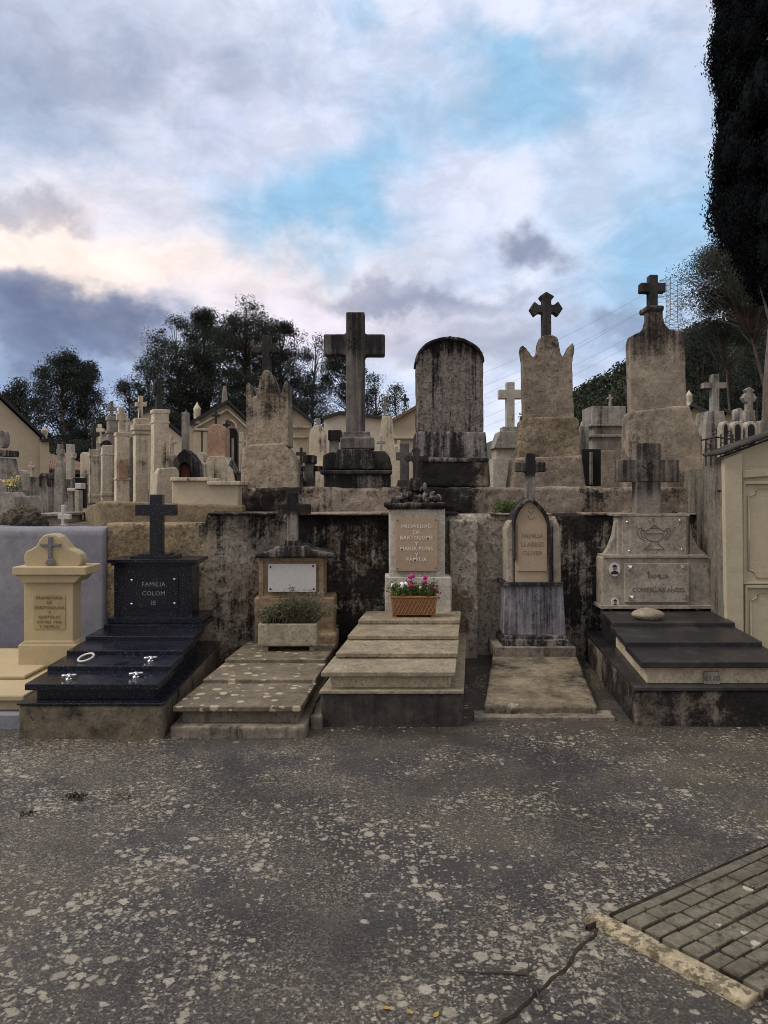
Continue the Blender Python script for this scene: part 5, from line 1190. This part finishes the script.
for j, i in enumerate(order):
    a = E[i]-Vector((0,0,1.0)); b = P(*ends[j], 330)
    pts = []
    for s in lin(0, 1, 26):
        p = a.lerp(b, s); p.z -= 9*4*s*(1-s)*.5; pts.append(p)
    bm = geo(); tube(bm, pts, [.018+.02*s for s in lin(0,1,26)], 4)
    solo('power_line', bm, 'galv', wl[j]+' of the six power lines running left from the pylon', 'power line', a, 'power lines crossing the sky', bevel=0)
    bm = geo(); c = P(900+j*12, 230+j*22, 120); tube(bm, [a.lerp(c, s)-Vector((0,0,4*4*s*(1-s)*.4)) for s in lin(0,1,10)], .022, 4)
    solo('power_line', bm, 'galv', wl[j]+' of the short power line spans from the pylon towards the cypress', 'power line', a, 'power lines right of the pylon', bevel=0)

# ------------------------------------------------------------------ litter on the lane
def ground_at(px, py): d = EYE*F/(py-HY); return Vector((PX(px, d), d, 0.006))
T = thing('twig', 'thin dark forked twig lying near the gully at the bottom', 'twig', ground_at(500, 978))
bm = geo(); g = ground_at
tw_ = [g(454,975), g(480,977), g(505,978), g(528,981), g(536,996), g(545,1018)]
for q in tw_: q.z = gz(q.x, q.y)+.008
tube(bm, tw_, [.002,.003,.005,.005,.004,.002], 6)
a = g(528,981); b = g(529,966); a.z += .004; b.z = .03; tube(bm, [a, b], [.003,.001], 5)
part(T, 'stem', bm, 'twig', 0, smooth=True)
def litter(name, label, cat, px, py, r, mat, n, sz, flat=.3):
    c = ground_at(px, py); T = thing(name, label, cat, c)
    C = [c+Vector((random.gauss(0,r), random.gauss(0,r*.5), abs(random.gauss(0,r*flat))+.004)) for i in range(n)]
    leafmesh('leaves', C, sz, mat, T, .5)
litter('leaf_clump', 'small dark clump of rotting leaves on the left of the lane', 'leaves', 75, 799, .03, 'twig', 70, .022)
litter('leaf_clump', 'scattered dark leaf scraps just right of the rotting clump', 'leaves', 126, 798, .035, 'dry', 60, .018)
litter('leaf_clump', 'tiny dark leaf scrap at the left edge of the lane', 'leaves', 28, 816, .02, 'twig', 30, .02)
random.seed(9)
for i, (px_, py_, lb) in enumerate(((322+64,1012,'yellow lichen spot at the bottom middle of the lane'),(410,1016,'second yellow lichen spot at the bottom, right of the first'),(436,1019,'yellow lichen spot closest to the gully'))):
    c = ground_at(px_, py_); bm = geo()
    pts = [(-.02,0,.004),(-.008,.011,.007),(.008,.012,.006),(.021,.001,.009),(.008,-.010,.004),(-.008,-.011,.005)]
    a_ = random.random()*6; vv = [bm.verts.new(c+Vector((p[0]*math.cos(a_)-p[1]*math.sin(a_), p[0]*math.sin(a_)+p[1]*math.cos(a_), p[2]+.004))) for p in [(q[0]*.7, q[1]*.7, q[2]*.7) for q in pts]]; m0 = bm.verts.new(c+Vector((0,0,.006)))
    for q in range(6): bm.faces.new((vv[q], vv[(q+1)%6], m0))
    solo('lichen_spot', bm, 'yellowlichen', lb, 'leaf', c, 'yellow lichen spots on the lane', bevel=0)  # small raised leaf shapes standing in for flat yellow lichen spots

# ------------------------------------------------------------------ sky and light
w = bpy.data.worlds.new('World'); S.world = w; w.use_nodes = True; w.node_tree.nodes.clear(); t = NT(w.node_tree)
SUN_AZ = math.radians(-106); SUN_EL = math.radians(50)      # azimuth from +Y, clockwise positive
out = t.n('ShaderNodeOutputWorld'); bg = t.n('ShaderNodeBackground'); t.L.new(bg.outputs[0], out.inputs[0]); bg.inputs[1].default_value = .1
sky = t.n('ShaderNodeTexSky'); sky.sky_type = 'NISHITA'; sky.sun_disc = False; sky.sun_elevation = SUN_EL; sky.sun_rotation = SUN_AZ
sky.air_density = 1.0; sky.dust_density = .6; sky.ozone_density = 2
gen = t.n('ShaderNodeTexCoord').outputs['Generated']
sp = t.n('ShaderNodeSeparateXYZ'); t.L.new(gen, sp.inputs[0])
az = t.math('ARCTAN2', sp.outputs[0], sp.outputs[1]); el = t.math('ARCSINE', sp.outputs[2])
cb = t.n('ShaderNodeCombineXYZ'); t.L.new(az, cb.inputs[0]); t.L.new(el, cb.inputs[1])
AE = cb.outputs[0]
nz = t.noise(t.mapping(AE, scale=(1,1.35,1)), 5.0, 8, .55, .2, col=True)
nz2 = t.noise(t.mapping(AE, loc=(3,1,2)), 17, 7, .6, col=True)
wv = t.vmath('ADD', t.vmath('MULTIPLY', t.vmath('SUBTRACT', nz, (.5,.5,.5)), (.24,.20,0)), t.vmath('MULTIPLY', t.vmath('SUBTRACT', nz2, (.5,.5,.5)), (.07,.06,0)))
WV = t.vmath('ADD', AE, wv)
def dirof(px, py):
    a = math.atan((px-CX)/F); return (a, math.atan((HY-py)/math.hypot(F, px-CX)), 0)
def blob(px, py, rx, ry, soft=(.35, 1.25)):
    c = dirof(px, py)
    v = t.vmath('MULTIPLY', t.vmath('SUBTRACT', WV, c), (F/rx, F/ry, 0))
    ln = t.vmath('LENGTH', v, out=1)
    return t.ramp(ln, soft[0], soft[1], 1, 0)
K = 10.0
def c10(r, g, b): return (r*K, g*K, b*K)
def srgb(r, g, b):
    f = lambda u: (u/255/12.92 if u/255 <= .04045 else ((u/255+.055)/1.055)**2.4)
    return (f(r)*K, f(g)*K, f(b)*K)
n1 = t.noise(t.mapping(AE, loc=(7,2,0), scale=(1,1.5,1)), 4.0, 9, .58, .3)
n3 = t.noise(t.mapping(AE, loc=(1,9,0), scale=(1,1.4,1)), 9, 8, .6, .3)
nm = t.math('ADD', t.math('MULTIPLY', n1, .6), t.math('MULTIPLY', n3, .4))
col = t.mix(t.ramp(nm, .36, .62), srgb(160,178,206), srgb(212,218,234))
# warm glow low on the left, greyer high on the left
col = t.mix(t.math('MULTIPLY', blob(110, 255, 330, 75, (.1, 1.3)), .85), col, srgb(238,222,216))
col = t.mix(t.math('MULTIPLY', blob(40, 262, 150, 48, (.0, 1.2)), .9), col, srgb(240,224,214))
col = t.mix(t.math('MULTIPLY', blob(320, 330, 220, 50, (.1, 1.2)), .7), col, srgb(222,212,222))
col = t.mix(t.math('MULTIPLY', blob(90, 50, 230, 120, (.2, 1.3)), .65), col, srgb(150,160,182))
# blue openings show the sky texture
skyblue = t.mix(1, sky.outputs[0], (1.0, 1.0, 1.0), 'MULTIPLY'); SKYMIX = skyblue
blue = t.mix(.75, skyblue, srgb(142,190,222))
for b_ in ((330,205,115,60,.95),(470,90,110,45,.85),(560,60,80,45,.75),(640,150,110,70,.6),(655,225,90,70,.75),(395,150,60,40,.9),(620,300,80,60,.4),(395,15,50,20,.6)):
    col = t.mix(t.math('MULTIPLY', blob(*b_[:4]), b_[4]), col, blue)
for b_ in ((460,190,90,70,.8),(250,120,120,60,.75),(420,70,60,50,.6),(600,130,60,40,.5),(540,10,180,30,.5),(130,200,110,30,.35),(600,190,50,40,.5),(690,120,60,60,.4)):
    col = t.mix(t.math('MULTIPLY', t.math('MULTIPLY', blob(*b_[:4]), b_[4]), t.ramp(n3, .3, .6, .5, 1)), col, srgb(205,208,226))
col = t.mix(t.math('MULTIPLY', blob(50, 375, 130, 62), .85), col, srgb(140,158,190))
for b_ in ((72,318,88,34,1.0),(30,345,60,30,.8),(108,334,50,24,.8),(528,248,38,26,.8),(385,294,100,18,.6),(20,205,45,18,.5),(455,345,110,36,.5),(615,330,50,24,.6),(440,302,90,14,.4),(60,40,120,30,.25),(230,60,60,25,.2)):
    col = t.mix(t.math('MULTIPLY', t.math('MULTIPLY', blob(*b_[:4]), b_[4]), t.ramp(n3, .3, .65, .8, 1)), col, srgb(104,115,143))
# lighter rims inside the dark bank

# everywhere else (behind and beside): grey cloud with blue gaps
n5 = t.noise(t.mapping(AE, loc=(4,4,0), scale=(1,1.8,1)), 14, 10, .66, .5)
gm = t.ramp(n5, .35, .65, .90, 1.05)
cg = t.n('ShaderNodeCombineColor')
for i_ in range(3): t.L.new(gm, cg.inputs[i_])
col = t.mix(1, col, cg.outputs[0], 'MULTIPLY')
side = t.ramp(t.math('ABSOLUTE', az), .75, 1.2)
gen_c = t.mix(t.ramp(nm, .38, .55), SKYMIX, c10(.85,.77,.70))
gen_c = t.mix(t.ramp(el, .05, .85), tuple(c*K for c in (.34,.31,.285)), gen_c)
col = t.mix(t.math('MULTIPLY', side, .8), col, gen_c)
high = t.ramp(el, .75, 1.2); col = t.mix(t.math('MULTIPLY', high, .8), col, gen_c)
low = t.ramp(el, -.12, -.02, 1, 0); col = t.mix(low, col, srgb(70,66,62))
t.L.new(col, bg.inputs[0])
sl = bpy.data.lights.new('sun', 'SUN'); sl.energy = 1.5; sl.angle = math.radians(22); sl.color = (1, .92, .80)
so = bpy.data.objects.new('sun', sl); COL.objects.link(so)
dv = Vector((math.sin(SUN_AZ)*math.cos(SUN_EL), math.cos(SUN_AZ)*math.cos(SUN_EL), math.sin(SUN_EL)))
so.rotation_euler = dv.to_track_quat('Z', 'Y').to_euler(); so.location = dv*50
# ------------------------------------------------------------------ camera
cam = bpy.data.cameras.new('camera'); co = bpy.data.objects.new('camera', cam); COL.objects.link(co); S.camera = co
cam.sensor_fit = 'AUTO'; cam.sensor_width = 36; cam.lens = 36*F/1024; cam.shift_y = -(512-HY)/1024
co.location = (0, 0, EYE); co.rotation_euler = (math.pi/2, 0, 0); cam.clip_start = .05; cam.clip_end = 3000
S.cycles.filter_width = 1.0
S.render.resolution_x = 768; S.render.resolution_y = 1024
v = S.view_settings; v.view_transform = 'Standard'; v.look = 'None'; v.gamma = 1; v.exposure = .38; v.use_curve_mapping = False
